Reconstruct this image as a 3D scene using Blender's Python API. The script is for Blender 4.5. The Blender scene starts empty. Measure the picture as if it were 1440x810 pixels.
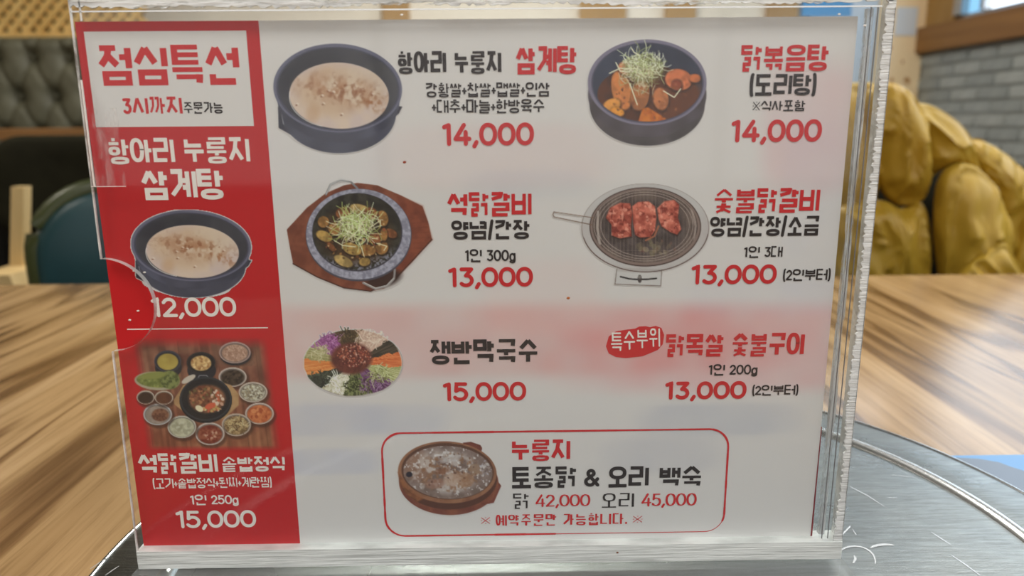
import bpy, bmesh, math, random
import numpy as np
from mathutils import Vector, Matrix
C = bpy.context.scene.collection
PI = math.pi
random.seed(4)

# ------------------------------------------------------------------ camera
cam_d = bpy.data.cameras.new('camera')
cam = bpy.data.objects.new('camera', cam_d); C.objects.link(cam)
cam_d.sensor_width = 36.0; cam_d.lens = 26.0
cam_d.clip_start = .01
CAM = Vector((0.011787, -0.295255, 0.199489))
RW = Matrix(((0.999886, 0.010843, -0.010496), (-0.012638, 0.221469, -0.975086), (-0.008248, 0.975107, 0.22158)))
cam.matrix_world = Matrix.Translation(CAM) @ RW.to_4x4()
cam_d.dof.use_dof = True; cam_d.dof.focus_distance = .325; cam_d.dof.aperture_fstop = 8.5
bpy.context.scene.camera = cam
sc = bpy.context.scene
sc.view_settings.view_transform = 'Standard'; sc.view_settings.look = 'None'
sc.view_settings.gamma = 1; sc.view_settings.use_curve_mapping = False
sc.view_settings.exposure = -0.5
sc.cycles.max_bounces = 10; sc.cycles.transparent_max_bounces = 24
sc.cycles.caustics_reflective = False; sc.cycles.caustics_refractive = False
sc.cycles.sample_clamp_indirect = 4

def ray(x, y): return RW @ Vector(((x-720)/1040, (405-y)/1040, -1))
def at(x, y, Y):                       # point seen at a pixel of the 1440x810 photograph, on the plane y = Y
    d = ray(x, y); t = (Y-CAM.y)/d.y; return CAM + d*t
def onz(x, y, z=0):
    d = ray(x, y); t = (z-CAM.z)/d.z; return CAM + d*t
RN = np.array([list(r) for r in RW]); CN = np.array(list(CAM))
def at_np(x, y, Y):
    dx = (x-720)/1040; dy = (405-y)/1040
    d = [RN[i, 0]*dx + RN[i, 1]*dy - RN[i, 2] for i in range(3)]
    t = (Y-CN[1])/d[1]
    return CN[0]+d[0]*t, CN[2]+d[2]*t

# ------------------------------------------------------------------ world and lights
w = bpy.data.worlds.new('world'); sc.world = w; w.use_nodes = True
w.node_tree.nodes['Background'].inputs[0].default_value = (.92, .90, .86, 1)
w.node_tree.nodes['Background'].inputs[1].default_value = .34
def area(name, loc, rot, sx, sy, power, col):
    l = bpy.data.lights.new(name, 'AREA'); l.shape = 'RECTANGLE'; l.size = sx; l.size_y = sy; l.energy = power; l.color = col
    o = bpy.data.objects.new(name, l); C.objects.link(o); o.location = loc; o.rotation_euler = rot
    return o

# ------------------------------------------------------------------ materials
def lin(c):
    c = np.asarray(c, float)/255
    return np.where(c <= .04045, c/12.92, ((c+.055)/1.055)**2.4)
PAPER_SEEN = lin((192, 184, 178))
def printed(c): return np.clip(lin(c)/PAPER_SEEN*.8, 0, .95)       # ink colour from its look beside the white paper
def rgba(c): return (*[float(v) for v in lin(c)], 1)
def mat(name, col=(.5, .5, .5), rough=.6, metal=0, spec=.5):
    m = bpy.data.materials.new(name); m.use_nodes = True
    b = m.node_tree.nodes['Principled BSDF']
    b.inputs['Base Color'].default_value = (*col[:3], 1); b.inputs['Roughness'].default_value = rough
    b.inputs['Metallic'].default_value = metal; b.inputs['Specular IOR Level'].default_value = spec
    return m
def nodes(m): return m.node_tree.nodes, m.node_tree.links, m.node_tree.nodes['Principled BSDF']
def noisy(name, c1, c2, scale=(5, 5, 5), detail=4, rough=.6, metal=0, bump=0, spec=.5, nscale=1, lo=.3, hi=.7, distort=0):
    m = mat(name, c1, rough, metal, spec); N, L, b = nodes(m)
    tc = N.new('ShaderNodeTexCoord'); mp = N.new('ShaderNodeMapping'); mp.inputs['Scale'].default_value = scale
    no = N.new('ShaderNodeTexNoise'); no.inputs['Scale'].default_value = nscale; no.inputs['Detail'].default_value = detail
    no.inputs['Distortion'].default_value = distort
    cr = N.new('ShaderNodeValToRGB'); cr.color_ramp.elements[0].position = lo; cr.color_ramp.elements[1].position = hi
    cr.color_ramp.elements[0].color = (*c1[:3], 1); cr.color_ramp.elements[1].color = (*c2[:3], 1)
    L.new(tc.outputs['Object'], mp.inputs[0]); L.new(mp.outputs[0], no.inputs[0]); L.new(no.outputs[0], cr.inputs[0]); L.new(cr.outputs[0], b.inputs['Base Color'])
    if bump:
        bp = N.new('ShaderNodeBump'); bp.inputs['Strength'].default_value = bump; bp.inputs['Distance'].default_value = .01
        L.new(no.outputs[0], bp.inputs['Height']); L.new(bp.outputs[0], b.inputs['Normal'])
    return m
def emis(name, col, s):
    m = mat(name, col); N, L, b = nodes(m); b.inputs['Base Color'].default_value = (0, 0, 0, 1)
    b.inputs['Emission Color'].default_value = (*col, 1); b.inputs['Emission Strength'].default_value = s; return m

def wood_top():
    m = mat('table_wood', (.4, .25, .12), .20, 0, .6); N, L, b = nodes(m)
    tc = N.new('ShaderNodeTexCoord')
    def mapped(scale, loc=(0, 0, 0), rot=0):
        mp = N.new('ShaderNodeMapping'); mp.inputs['Scale'].default_value = scale; mp.inputs['Location'].default_value = loc
        mp.inputs['Rotation'].default_value = (0, 0, rot); L.new(tc.outputs['Object'], mp.inputs[0]); return mp
    def noise(mp, scale, detail, dist=0, rough=.55):
        n = N.new('ShaderNodeTexNoise'); n.inputs['Scale'].default_value = scale; n.inputs['Detail'].default_value = detail
        n.inputs['Distortion'].default_value = dist; n.inputs['Roughness'].default_value = rough; L.new(mp.outputs[0], n.inputs[0]); return n
    def ramp(src, stops):
        r = N.new('ShaderNodeValToRGB'); e = r.color_ramp.elements
        while len(e) < len(stops): e.new(.5)
        for k, (p, c) in enumerate(stops): e[k].position = p; e[k].color = (*c, 1)
        L.new(src, r.inputs[0]); return r
    broad = noise(mapped((26, 1.6, 1)), 1, 7, .3)
    base = ramp(broad.outputs[0], [(.28, tuple(lin((136, 104, 68)))), (.38, tuple(lin((152, 121, 82)))), (.55, tuple(lin((176, 144, 102)))), (.72, tuple(lin((194, 164, 124))))])
    fine = noise(mapped((170, 7, 1)), 1, 5, .3, .7)
    fr = ramp(fine.outputs[0], [(.33, (.58, .54, .50)), (.55, (1, 1, 1))])
    mx = N.new('ShaderNodeMix'); mx.data_type = 'RGBA'; mx.blend_type = 'MULTIPLY'; mx.inputs['Factor'].default_value = .8
    L.new(base.outputs[0], mx.inputs[6]); L.new(fr.outputs[0], mx.inputs[7])
    crack = noise(mapped((13, 1.0, 1), (3.3, 1.7, 0)), 1, 3, .5)
    # thin dark veins where the noise crosses its middle value
    sub = N.new('ShaderNodeMath'); sub.operation = 'SUBTRACT'; sub.inputs[1].default_value = .5; L.new(crack.outputs[0], sub.inputs[0])
    ab = N.new('ShaderNodeMath'); ab.operation = 'ABSOLUTE'; L.new(sub.outputs[0], ab.inputs[0])
    cr = ramp(ab.outputs[0], [(.0, (.30, .24, .19)), (.010, (.42, .34, .28)), (.026, (.93, .92, .9)), (.05, (1, 1, 1))])
    mx2 = N.new('ShaderNodeMix'); mx2.data_type = 'RGBA'; mx2.blend_type = 'MULTIPLY'; mx2.inputs['Factor'].default_value = .85
    L.new(mx.outputs[2], mx2.inputs[6]); L.new(cr.outputs[0], mx2.inputs[7]); L.new(mx2.outputs[2], b.inputs['Base Color'])
    bp = N.new('ShaderNodeBump'); bp.inputs['Strength'].default_value = .12; bp.inputs['Distance'].default_value = .001
    L.new(fine.outputs[0], bp.inputs['Height']); L.new(bp.outputs[0], b.inputs['Normal'])
    return m
M = {}
M['table'] = wood_top()
M['edge_wood'] = noisy('edge_wood', lin((120, 82, 45)), lin((160, 115, 65)), (3, 3, 40))
M['dark_metal'] = mat('dark_metal', (.03, .03, .03), .4, .8)
M['plywood'] = noisy('plywood', lin((244, 216, 168)), lin((252, 230, 190)), (2.5, 2.5, .8), 5, .6, distort=1.5)
M['lattice'] = noisy('lattice_wood', lin((214, 174, 98)), lin((236, 200, 126)), (9, 9, 9))
M['brown_wood'] = noisy('brown_wood', lin((122, 84, 38)), lin((150, 106, 54)), (3, 1, 30), 4, .6)
M['panel_wood'] = noisy('panel_wood', lin((150, 112, 55)), lin((172, 134, 72)), (8, 8, 2), 4, .6)
M['plaster'] = noisy('plaster', lin((214, 204, 186)), lin((228, 220, 204)), (2, 2, 2))
M['dark_plaster'] = noisy('dark_plaster', lin((120, 105, 85)), lin((140, 125, 100)), (2, 2, 2))
M['mortar'] = noisy('mortar', lin((140, 144, 140)), lin((152, 156, 152)), (20, 20, 20))
M['floor'] = noisy('floor_tile', lin((48, 42, 36)), lin((62, 54, 46)), (3, 3, 3), 4, .4)
M['tuft'] = noisy('booth_fabric', lin((86, 84, 66)), lin((108, 106, 86)), (9, 9, 9), 6, .6, bump=.2)
M['jacket'] = noisy('jacket_nylon', lin((166, 132, 36)), lin((182, 150, 50)), (9, 9, 9), 4, .45, bump=.12, spec=.5)
M['olive'] = noisy('olive_leather', lin((54, 60, 32)), lin((68, 74, 40)), (12, 12, 12), 4, .35)
M['teal'] = noisy('teal_leather', lin((26, 58, 62)), lin((34, 70, 76)), (6, 6, 6), 4, .4)
M['dark_olive'] = noisy('dark_olive_leather', lin((26, 24, 12)), lin((36, 34, 20)), (12, 12, 12), 4, .8, spec=.15)
M['pale_wood'] = noisy('pale_wood', lin((196, 166, 110)), lin((216, 188, 134)), (20, 20, 3))
M['white_paper'] = mat('notice_paper', lin((214, 222, 228)), .7)
M['paleblue'] = mat('pale_blue_door', lin((190, 205, 220)), .5)
M['alu'] = mat('aluminium', (.45, .45, .45), .35, .9)

def steel():
    m = mat('brushed_steel', (.56, .58, .57), .3, 1); N, L, b = nodes(m)
    tc = N.new('ShaderNodeTexCoord')
    mp = N.new('ShaderNodeMapping'); mp.inputs['Scale'].default_value = (10, 110, 20); mp.inputs['Rotation'].default_value = (0, 0, .5)
    n1 = N.new('ShaderNodeTexNoise'); n1.inputs['Scale'].default_value = 6; n1.inputs['Detail'].default_value = 8; n1.inputs['Roughness'].default_value = .7
    n2 = N.new('ShaderNodeTexNoise'); n2.inputs['Scale'].default_value = 9; n2.inputs['Detail'].default_value = 5
    n3 = N.new('ShaderNodeTexNoise'); n3.inputs['Scale'].default_value = 900; n3.inputs['Detail'].default_value = 2
    L.new(tc.outputs['Object'], mp.inputs[0]); L.new(mp.outputs[0], n1.inputs[0]); L.new(tc.outputs['Object'], n2.inputs[0]); L.new(tc.outputs['Object'], n3.inputs[0])
    r = N.new('ShaderNodeValToRGB'); r.color_ramp.elements[0].position = .3; r.color_ramp.elements[1].position = .7
    r.color_ramp.elements[0].color = (.2, .2, .2, 1); r.color_ramp.elements[1].color = (.42, .42, .42, 1)
    L.new(n2.outputs[0], r.inputs[0]); L.new(r.outputs[0], b.inputs['Roughness'])
    c = N.new('ShaderNodeValToRGB'); c.color_ramp.elements[0].position = .35; c.color_ramp.elements[1].position = .65
    c.color_ramp.elements[0].color = (.22, .235, .225, 1); c.color_ramp.elements[1].color = (.34, .365, .36, 1)
    L.new(n1.outputs[0], c.inputs[0]); L.new(c.outputs[0], b.inputs['Base Color'])
    ad = N.new('ShaderNodeMath'); ad.operation = 'MULTIPLY_ADD'; ad.inputs[1].default_value = .6
    L.new(n3.outputs[0], ad.inputs[0]); L.new(n1.outputs[0], ad.inputs[2])
    bp = N.new('ShaderNodeBump'); bp.inputs['Strength'].default_value = .25; bp.inputs['Distance'].default_value = .0006
    L.new(ad.outputs[0], bp.inputs['Height']); L.new(bp.outputs[0], b.inputs['Normal'])
    return m
M['steel'] = steel()
M['scratch'] = mat('bright_scratch', (.9, .92, .92), .25, .6)
M['steel_dark'] = mat('worn_steel', (.10, .11, .11), .4, .9)

def acrylic(name, haze=0.0, tint=(.97, .985, .98), gloss=1.0):
    m = bpy.data.materials.new(name); m.use_nodes = True; N = m.node_tree.nodes; L = m.node_tree.links; N.clear()
    out = N.new('ShaderNodeOutputMaterial'); tr = N.new('ShaderNodeBsdfTransparent'); tr.inputs[0].default_value = (*tint, 1)
    gl = N.new('ShaderNodeBsdfGlossy'); gl.inputs['Roughness'].default_value = .04
    lw = N.new('ShaderNodeLayerWeight'); lw.inputs[0].default_value = .5
    pw = N.new('ShaderNodeMath'); pw.operation = 'POWER'; pw.inputs[1].default_value = 5; L.new(lw.outputs['Facing'], pw.inputs[0])
    mu = N.new('ShaderNodeMath'); mu.operation = 'MULTIPLY_ADD'; mu.inputs[1].default_value = .9*gloss; mu.inputs[2].default_value = .03*gloss; L.new(pw.outputs[0], mu.inputs[0])
    mx = N.new('ShaderNodeMixShader'); L.new(mu.outputs[0], mx.inputs[0]); L.new(tr.outputs[0], mx.inputs[1]); L.new(gl.outputs[0], mx.inputs[2])
    last = mx
    if haze:
        df = N.new('ShaderNodeBsdfDiffuse'); df.inputs[0].default_value = (.8, .8, .8, 1)
        m2 = N.new('ShaderNodeMixShader'); m2.inputs[0].default_value = haze; L.new(mx.outputs[0], m2.inputs[1]); L.new(df.outputs[0], m2.inputs[2]); last = m2
    L.new(last.outputs[0], out.inputs[0]); return m
M['acrylic'] = acrylic('clear_acrylic', .008, (.985, .992, .99), .6)  # slight white haze mixed in for the ceiling's reflection on the sheet
M['base_acrylic'] = acrylic('scuffed_acrylic', .10)
def patchy(name, scale, lo, hi, col=(.85, .87, .86), bumpy=.6, nscale=1, detail=4, top=1.0):
    m = bpy.data.materials.new(name); m.use_nodes = True; N = m.node_tree.nodes; L = m.node_tree.links
    b = N['Principled BSDF']; out = N['Material Output']
    b.inputs['Base Color'].default_value = (*col, 1); b.inputs['Roughness'].default_value = .25; b.inputs['Specular IOR Level'].default_value = .8
    tc = N.new('ShaderNodeTexCoord'); mp = N.new('ShaderNodeMapping'); mp.inputs['Scale'].default_value = scale
    no = N.new('ShaderNodeTexNoise'); no.inputs['Scale'].default_value = nscale; no.inputs['Detail'].default_value = detail; no.inputs['Roughness'].default_value = .7
    L.new(tc.outputs['Object'], mp.inputs[0]); L.new(mp.outputs[0], no.inputs[0])
    cr = N.new('ShaderNodeValToRGB'); cr.color_ramp.elements[0].position = lo; cr.color_ramp.elements[1].position = hi
    cr.color_ramp.elements[1].color = (top, top, top, 1); cr.color_ramp.elements[0].color = (0, 0, 0, 1)
    L.new(no.outputs[0], cr.inputs[0])
    cc = N.new('ShaderNodeValToRGB'); cc.color_ramp.elements[0].position = .35; cc.color_ramp.elements[1].position = .6
    cc.color_ramp.elements[0].color = (col[0]*.68, col[1]*.68, col[2]*.68, 1); cc.color_ramp.elements[1].color = (*col, 1)
    n2 = N.new('ShaderNodeTexNoise'); n2.inputs['Scale'].default_value = nscale*1.7; n2.inputs['Detail'].default_value = 6; L.new(mp.outputs[0], n2.inputs[0])
    L.new(n2.outputs[0], cc.inputs[0]); L.new(cc.outputs[0], b.inputs['Base Color'])
    bp = N.new('ShaderNodeBump'); bp.inputs['Strength'].default_value = bumpy; bp.inputs['Distance'].default_value = .001
    L.new(n2.outputs[0], bp.inputs['Height']); L.new(bp.outputs[0], b.inputs['Normal'])
    tr = N.new('ShaderNodeBsdfTransparent'); mx = N.new('ShaderNodeMixShader')
    L.new(cr.outputs[0], mx.inputs[0]); L.new(tr.outputs[0], mx.inputs[1]); L.new(b.outputs[0], mx.inputs[2]); L.new(mx.outputs[0], out.inputs[0])
    return m
M['frost'] = patchy('rough_sawn_acrylic', (60, 60, 900), .24, .34, (.97, 1, 1), top=.93)
M['frost_top'] = patchy('rough_glued_acrylic', (55, 60, 420), .36, .46, (.97, 1, 1), top=.95)
M['frost_bar'] = patchy('frosted_acrylic_bar', (26, 60, 700), .0, .1, (.88, .92, .90), .5)
M['edge_line'] = patchy('acrylic_inner_edge', (500, 60, 28), .40, .56, (.75, .79, .82), .4)
M['rim'] = patchy('polished_acrylic_rim', (60, 60, 60), .25, .5, (.95, .95, .93), .1, top=.75)
M['tape'] = patchy('clear_tape_haze', (330, 60, 90), .42, .75, (.9, .85, .83), .4, top=.22)

def attr_mat(name, rough=.45, spec=.3):
    m = mat(name, (.8, .8, .8), rough, 0, spec); N, L, b = nodes(m)
    a = N.new('ShaderNodeAttribute'); a.attribute_name = 'ink'; L.new(a.outputs['Color'], b.inputs['Base Color']); return m
M['ink'] = attr_mat('printed_ink')
def flat(name, c): return mat(name, printed(c), .45, 0, .3)
M['red_print'] = flat('red_print', (166, 22, 26))
M['red_text'] = flat('red_lettering', (176, 30, 34))
M['dark_text'] = flat('dark_lettering', (34, 26, 26))
M['white_text'] = flat('pale_lettering', (206, 194, 184))
M['box_print'] = flat('white_print', (192, 184, 178))

# ------------------------------------------------------------------ mesh helpers
def obj(name, bm, m, parent=None, smooth=False):
    me = bpy.data.meshes.new(name); bm.to_mesh(me); bm.free()
    for mm in (m if isinstance(m, (list, tuple)) else [m]): me.materials.append(mm)
    if smooth:
        for p in me.polygons: p.use_smooth = True
    o = bpy.data.objects.new(name, me); C.objects.link(o)
    if parent: o.parent = parent
    return o
def tag(o, label=None, cat=None, group=None, kind=None):
    for k, v in (('label', label), ('category', cat), ('group', group), ('kind', kind)):
        if v: o[k] = v
    return o
def thing(name, label, cat, loc=(0, 0, 0), rz=0, group=None):
    o = bpy.data.objects.new(name, None); C.objects.link(o); o.location = loc; o.rotation_euler = (0, 0, rz); o.empty_display_size = .05
    return tag(o, label, cat, group)
def box(bm, x0, x1, y0, y1, z0, z1, bev=0):
    r = bmesh.ops.create_cube(bm, size=1); vs = r['verts']
    for v in vs: v.co = Vector((x0 if v.co.x < 0 else x1, y0 if v.co.y < 0 else y1, z0 if v.co.z < 0 else z1))
    if bev:
        es = list({e for v in vs for e in v.link_edges})
        bmesh.ops.bevel(bm, geom=es, offset=bev, segments=2, affect='EDGES')
    return vs
def boxo(name, x0, x1, y0, y1, z0, z1, m, parent=None, bev=0):
    bm = bmesh.new(); box(bm, x0, x1, y0, y1, z0, z1, bev); return obj(name, bm, m, parent)
def lathe(bm, prof, n=96, cx=0, cy=0):
    rings = []
    for r, z in prof:
        if r < 1e-6: rings.append([bm.verts.new((cx, cy, z))])
        else: rings.append([bm.verts.new((cx+r*math.cos(2*PI*k/n), cy+r*math.sin(2*PI*k/n), z)) for k in range(n)])
    for a, b in zip(rings, rings[1:]):
        for k in range(n):
            k2 = (k+1) % n
            if len(a) == 1: bm.faces.new((a[0], b[k], b[k2]))
            elif len(b) == 1: bm.faces.new((a[k], b[0], a[k2]))
            else: bm.faces.new((a[k], b[k], b[k2], a[k2]))
def tube(bm, pts, r, n=8, closed=False):
    pts = [Vector(p) for p in pts]; rings = []
    m_ = len(pts)
    for i, p in enumerate(pts):
        d = (pts[(i+1) % m_] if (closed or i < m_-1) else p) - (pts[i-1] if (closed or i > 0) else p)
        d.normalize(); up = Vector((0, 0, 1)) if abs(d.z) < .9 else Vector((1, 0, 0))
        a = d.cross(up).normalized(); b = d.cross(a)
        rr = r[i] if isinstance(r, (list, tuple)) else r
        rings.append([bm.verts.new(p+rr*(a*math.cos(2*PI*k/n)+b*math.sin(2*PI*k/n))) for k in range(n)])
    prs = list(zip(rings, rings[1:])) + ([(rings[-1], rings[0])] if closed else [])
    for a, b in prs:
        for k in range(n): bm.faces.new((a[k], a[(k+1) % n], b[(k+1) % n], b[k]))
    if not closed: bm.faces.new(rings[0][::-1]); bm.faces.new(rings[-1])
def prism(bm, outline, axis, a, b):
    """outline of 2D points extruded along axis 'y' (points are x,z) or 'z' (points are x,y) or 'x' (y,z)"""
    def P(p, t): return {'y': (p[0], t, p[1]), 'z': (p[0], p[1], t), 'x': (t, p[0], p[1])}[axis]
    A = [bm.verts.new(P(p, a)) for p in outline]; B = [bm.verts.new(P(p, b)) for p in outline]
    bm.faces.new(A); bm.faces.new(B[::-1]); n = len(A); side = []
    for k in range(n): side.append(bm.faces.new((A[k], B[k], B[(k+1) % n], A[(k+1) % n])))
    return side
def rrect(x0, z0, x1, z1, r, n=6):
    out = []
    for cx, cz, a0 in ((x1-r, z1-r, 0), (x0+r, z1-r, 90), (x0+r, z0+r, 180), (x1-r, z0+r, 270)):
        for k in range(n+1):
            a = math.radians(a0+90*k/n); out.append((cx+r*math.cos(a), cz+r*math.sin(a)))
    return out

# ================================================================== THE ROOM
YB = 3.45                      # back wall
XR = 2.05                      # right wall
ZF, ZC = -.74, 1.95
def struct(o): o['kind'] = 'structure'; return o
struct(boxo('floor', -3.4, XR+.1, -2.2, YB+.1, ZF-.1, ZF, M['floor']))
struct(boxo('ceiling', -3.4, XR+.1, -2.2, YB+.1, ZC, ZC+.1, mat('dark_ceiling', lin((70, 66, 60)), .8)))
struct(boxo('wall_back', -3.4, XR+.1, YB, YB+.1, ZF, ZC, M['plaster']))
struct(boxo('wall_left', -3.5, -3.4, -2.2, YB+.1, ZF, ZC, M['dark_plaster']))
struct(boxo('wall_front', -3.4, XR+.1, -2.3, -2.2, ZF, ZC, M['dark_plaster']))
w3 = struct(boxo('fill_window', -1.5, 1.9, -2.2, -2.17, -.03, 0, M['alu']))  # unseen glowing window added as front fill for the menu and lid ring
boxo('window_pane', -1.5, 1.9, -2.195, -2.18, 0, 1.65, emis('front_fill_glow', (1.0, .95, .92), 1.45), w3)
for x_ in (-1.5, -.4, .7, 1.86): boxo('window_post', x_, x_+.04, -2.2, -2.16, 0, 1.65, M['alu'], w3)
# right wall: lower brick part, sill, then window band
wr = struct(boxo('wall_right', XR+.0065, XR+.1, -2.2, YB, ZF, .5, M['mortar']))
bmats = [noisy('painted_brick_%s' % n, lin(a), lin(b), (18, 18, 18), 5, .8, bump=.4) for n, a, b in
         (('grey', (146, 152, 150), (160, 165, 162)), ('pale', (154, 159, 156), (170, 174, 170)), ('dark', (138, 144, 142), (152, 157, 154)))]
bmeshes = []
for bmt in bmats:
    bm = bmesh.new(); box(bm, -.004, .014, -.093, .093, -.0245, .0245, .004)
    me = bpy.data.meshes.new('brick'); bm.to_mesh(me); bm.free(); me.materials.append(bmt); bmeshes.append(me)
rows = int((.49-ZF)/.056)
for r in range(rows):
    z = .49-.03-.056*r
    if z < -.35: break
    y = YB-.1-(.1 if r % 2 else 0)
    while y > 1.35:
        o = bpy.data.objects.new('brick', random.choice(bmeshes)); C.objects.link(o); o.parent = wr
        o.location = (XR+.004-random.uniform(0, .004), y, z); y -= .197
struct(boxo('trim_1', XR-.035, XR+.1, -2.2, YB, .497, .615, M['brown_wood'], bev=.004))
# timber panel beside the window, window frame, panes, upper wall
struct(boxo('trim_2', XR, XR+.1, 3.2, YB, .615, ZC, M['panel_wood']))
win = struct(boxo('window_1', XR+.02, XR+.06, -1.2, 3.2, .615, .64, M['alu']))
boxo('window_post', XR-.005, XR+.06, 3.14, 3.2, .64, 1.75, M['alu'], win)
boxo('window_post', XR-.005, XR+.06, 2.98, 3.01, .64, 1.75, M['alu'], win)
boxo('window_post', XR-.005, XR+.06, 1.5, 1.54, .64, 1.75, M['alu'], win)
boxo('window_post', XR-.005, XR+.06, -1.2, -1.16, .64, 1.75, M['alu'], win)
M['sky'] = emis('bright_sky_glass', (.36, .80, 1.2), 1.25)
M['dayglass'] = emis('daylit_frosted_glass', (.76, .87, .98), 4.2)
boxo('window_pane', XR+.03, XR+.04, 3.01, 3.14, .64, 1.75, M['sky'], win)
boxo('window_pane', XR+.03, XR+.04, 1.54, 2.98, .64, 1.75, M['dayglass'], win)
boxo('window_pane', XR+.03, XR+.04, -1.16, 1.5, .64, 1.75, M['dayglass'], win)
struct(boxo('wall_right_upper', XR, XR+.1, -2.2, 3.2, 1.75, ZC, M['plaster']))
# plywood cladding on the back wall at the right, with its seams
def onback(x, y): p = at(x, y, YB-.02); return p.x, p.z
x_ply0 = onback(1232, 60)[0]; x_s = onback(1309, 20)[0]
ply = struct(boxo('trim_3', x_ply0, x_s-.004, YB-.02, YB, ZF, ZC, M['plywood']))
struct(boxo('trim_4', x_s, XR, YB-.02, YB, ZF, .66, M['plywood']))
struct(boxo('trim_5', x_s, XR, YB-.02, YB, .664, ZC, noisy('weathered_ply', lin((196, 178, 152)), lin((222, 204, 178)), (6, 6, 3))))
bk = bmesh.new()
for k in range(16):
    px = random.uniform(1240, 1330); py = random.uniform(60, 150)
    p = at(px, py, YB-.021); rr = random.uniform(.006, .011)
    vs = [bk.verts.new((p.x+rr*math.cos(a*PI/4), YB-.0208, p.z+1.6*rr*math.sin(a*PI/4))) for a in range(8)]; bk.faces.new(vs)
kn = obj('knot', bk, mat('wood_knot', lin((190, 140, 84)), .7), ply); kn['kind'] = 'stuff'
# unseen glowing window added high on the back wall for the table's sheen
w2 = struct(boxo('sheen_window', 1.15, 2.04, YB-.03, YB, 1.10, 1.13, M['alu']))
boxo('window_pane', 1.15, 2.04, YB-.025, YB-.022, 1.13, 1.85, emis('added_sheen_glow', (.80, .90, 1.0), 4.2), w2)
boxo('window_post', 1.56, 1.59, YB-.03, YB, 1.13, 1.85, M['alu'], w2)
# pale blue door leaf left of the plywood
d0 = onback(1135, 60)[0]
door = struct(boxo('door_1', d0, x_ply0-.01, YB-.03, YB, ZF, 1.3, M['paleblue']))
boxo('door_handle', d0+.04, d0+.055, YB-.07, YB-.03, .2, .36, M['alu'], door)
a_ = onback(1125, 24); b_ = onback(1200, -40)
tag(boxo('blue_notice', a_[0], b_[0], YB-.036, YB-.03, a_[1], b_[1], mat('blue_notice_print', lin((40, 140, 200)), .5)), 'blue notice on the back wall seen over the menu stand top edge', 'notice')
a_ = onback(1257, 50); b_ = onback(1291, 10)
tag(boxo('paper_notice', a_[0], b_[0], YB-.024, YB-.02, a_[1], b_[1], M['white_paper']), 'white paper notice pinned on the plywood wall', 'notice')
# brown timber posts on the back wall, seen through the clear top of the stand
for k, (pa, pb) in enumerate(((538, 576), (815, 880), (935, 978), (1078, 1120))):
    struct(boxo('trim_%d' % (6+k), onback(pa, 20)[0], onback(pb, 20)[0], YB-.03, YB, ZF, ZC, M['panel_wood']))

# lattice screen above the booth
LY = 3.12
zl0 = at(50, 46, LY).z; lx0 = at(-60, 20, LY).x; lx1 = at(205, 20, LY).x
lat = thing('lattice_screen', 'golden wooden lattice screen above the grey tufted booth', 'screen', (0, LY, 0))
def lattice(bm, y, sgn):
    H = .62; step = .060; wd = .0115
    n = int((lx1-lx0+H)/step)+2
    for k in range(n):
        xs = lx0-H+k*step if sgn > 0 else lx0+k*step
        a = Vector((xs, 0, zl0)); b = Vector((xs+sgn*H, 0, zl0+H))
        t0, t1 = 0, 1
        lo_, hi_ = lx0, lx1
        for lim, s in ((lo_, 1), (hi_, -1)):
            fa, fb = s*(a.x-lim), s*(b.x-lim)
            if fa < 0 and fb < 0: t1 = -1; break
            if fa < 0: t0 = max(t0, fa/(fa-fb))
            if fb < 0: t1 = min(t1, fa/(fa-fb))
        if t1 <= t0: continue
        p, q = a.lerp(b, t0), a.lerp(b, t1); d = (q-p).normalized(); nn = Vector((-d.z, 0, d.x))*wd
        A = [bm.verts.new((v.x, y-.006, v.z)) for v in (p-nn, q-nn, q+nn, p+nn)]; B = [bm.verts.new((v.co.x, y+.006, v.co.z)) for v in A]
        bm.faces.new(A); bm.faces.new(B[::-1])
        for i in range(4): bm.faces.new((A[i], B[i], B[(i+1) % 4], A[(i+1) % 4]))
bm = bmesh.new(); lattice(bm, -.007, 1); o = obj('slat', bm, M['lattice'], lat); o['kind'] = 'stuff'
bm = bmesh.new(); lattice(bm, .007, -1); o = obj('slat', bm, M['lattice'], lat); o['kind'] = 'stuff'
boxo('rail', lx0, lx1, -.02, .02, zl0-.03, zl0, M['lattice'], lat)
boxo('rail', lx0, lx1, -.02, .02, zl0+.62, zl0+.65, M['lattice'], lat)
# near-black panel, the shade behind the lattice holes put into its colour
struct(boxo('trim_11', lx0-.4, onback(200, 20)[0], YB-.02, YB, .2, 1.5, mat('painted_hole_shade', lin((18, 15, 10)), .8)))

# tufted booth
bx0 = at(-80, 100, 2.95).x; bx1 = at(560, 100, 2.95).x; BY = 2.95
bz1 = at(50, 50, BY).z; bz0 = at(50, 182, BY).z
booth = thing('booth_bench', 'grey button-tufted booth bench under the wooden lattice', 'bench', (0, BY, 0))
sx = (at(91, 80, BY).x-at(40, 80, BY).x); sz = (at(40, 80, BY).z-at(40, 135, BY).z)
p0 = at(40, 80, BY)
def tuft(x, z):
    best = 0
    j0 = round((z-p0.z)/sz)
    dmin = 9
    for j in (j0-1, j0, j0+1):
        off = (j % 2)*.5
        i0 = round((x-p0.x)/sx-off)
        d = math.hypot((x-p0.x-(i0+off)*sx), (z-p0.z-j*sz)); dmin = min(dmin, d)
    # creases along the diagonals between buttons
    u = (x-p0.x)/sx; v = (z-p0.z)/sz/1.0
    a = abs(((u+v*.5+.5) % 1)-.5); b = abs(((u-v*.5+.5) % 1)-.5)
    cr = math.exp(-(min(a, b)/.07)**2)
    return -.045*math.exp(-(dmin/.035)**2) - .012*cr
bm = bmesh.new(); nx, nz = 230, 60; zl = bz0-.25
g = [[None]*(nz+1) for _ in range(nx+1)]
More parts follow.
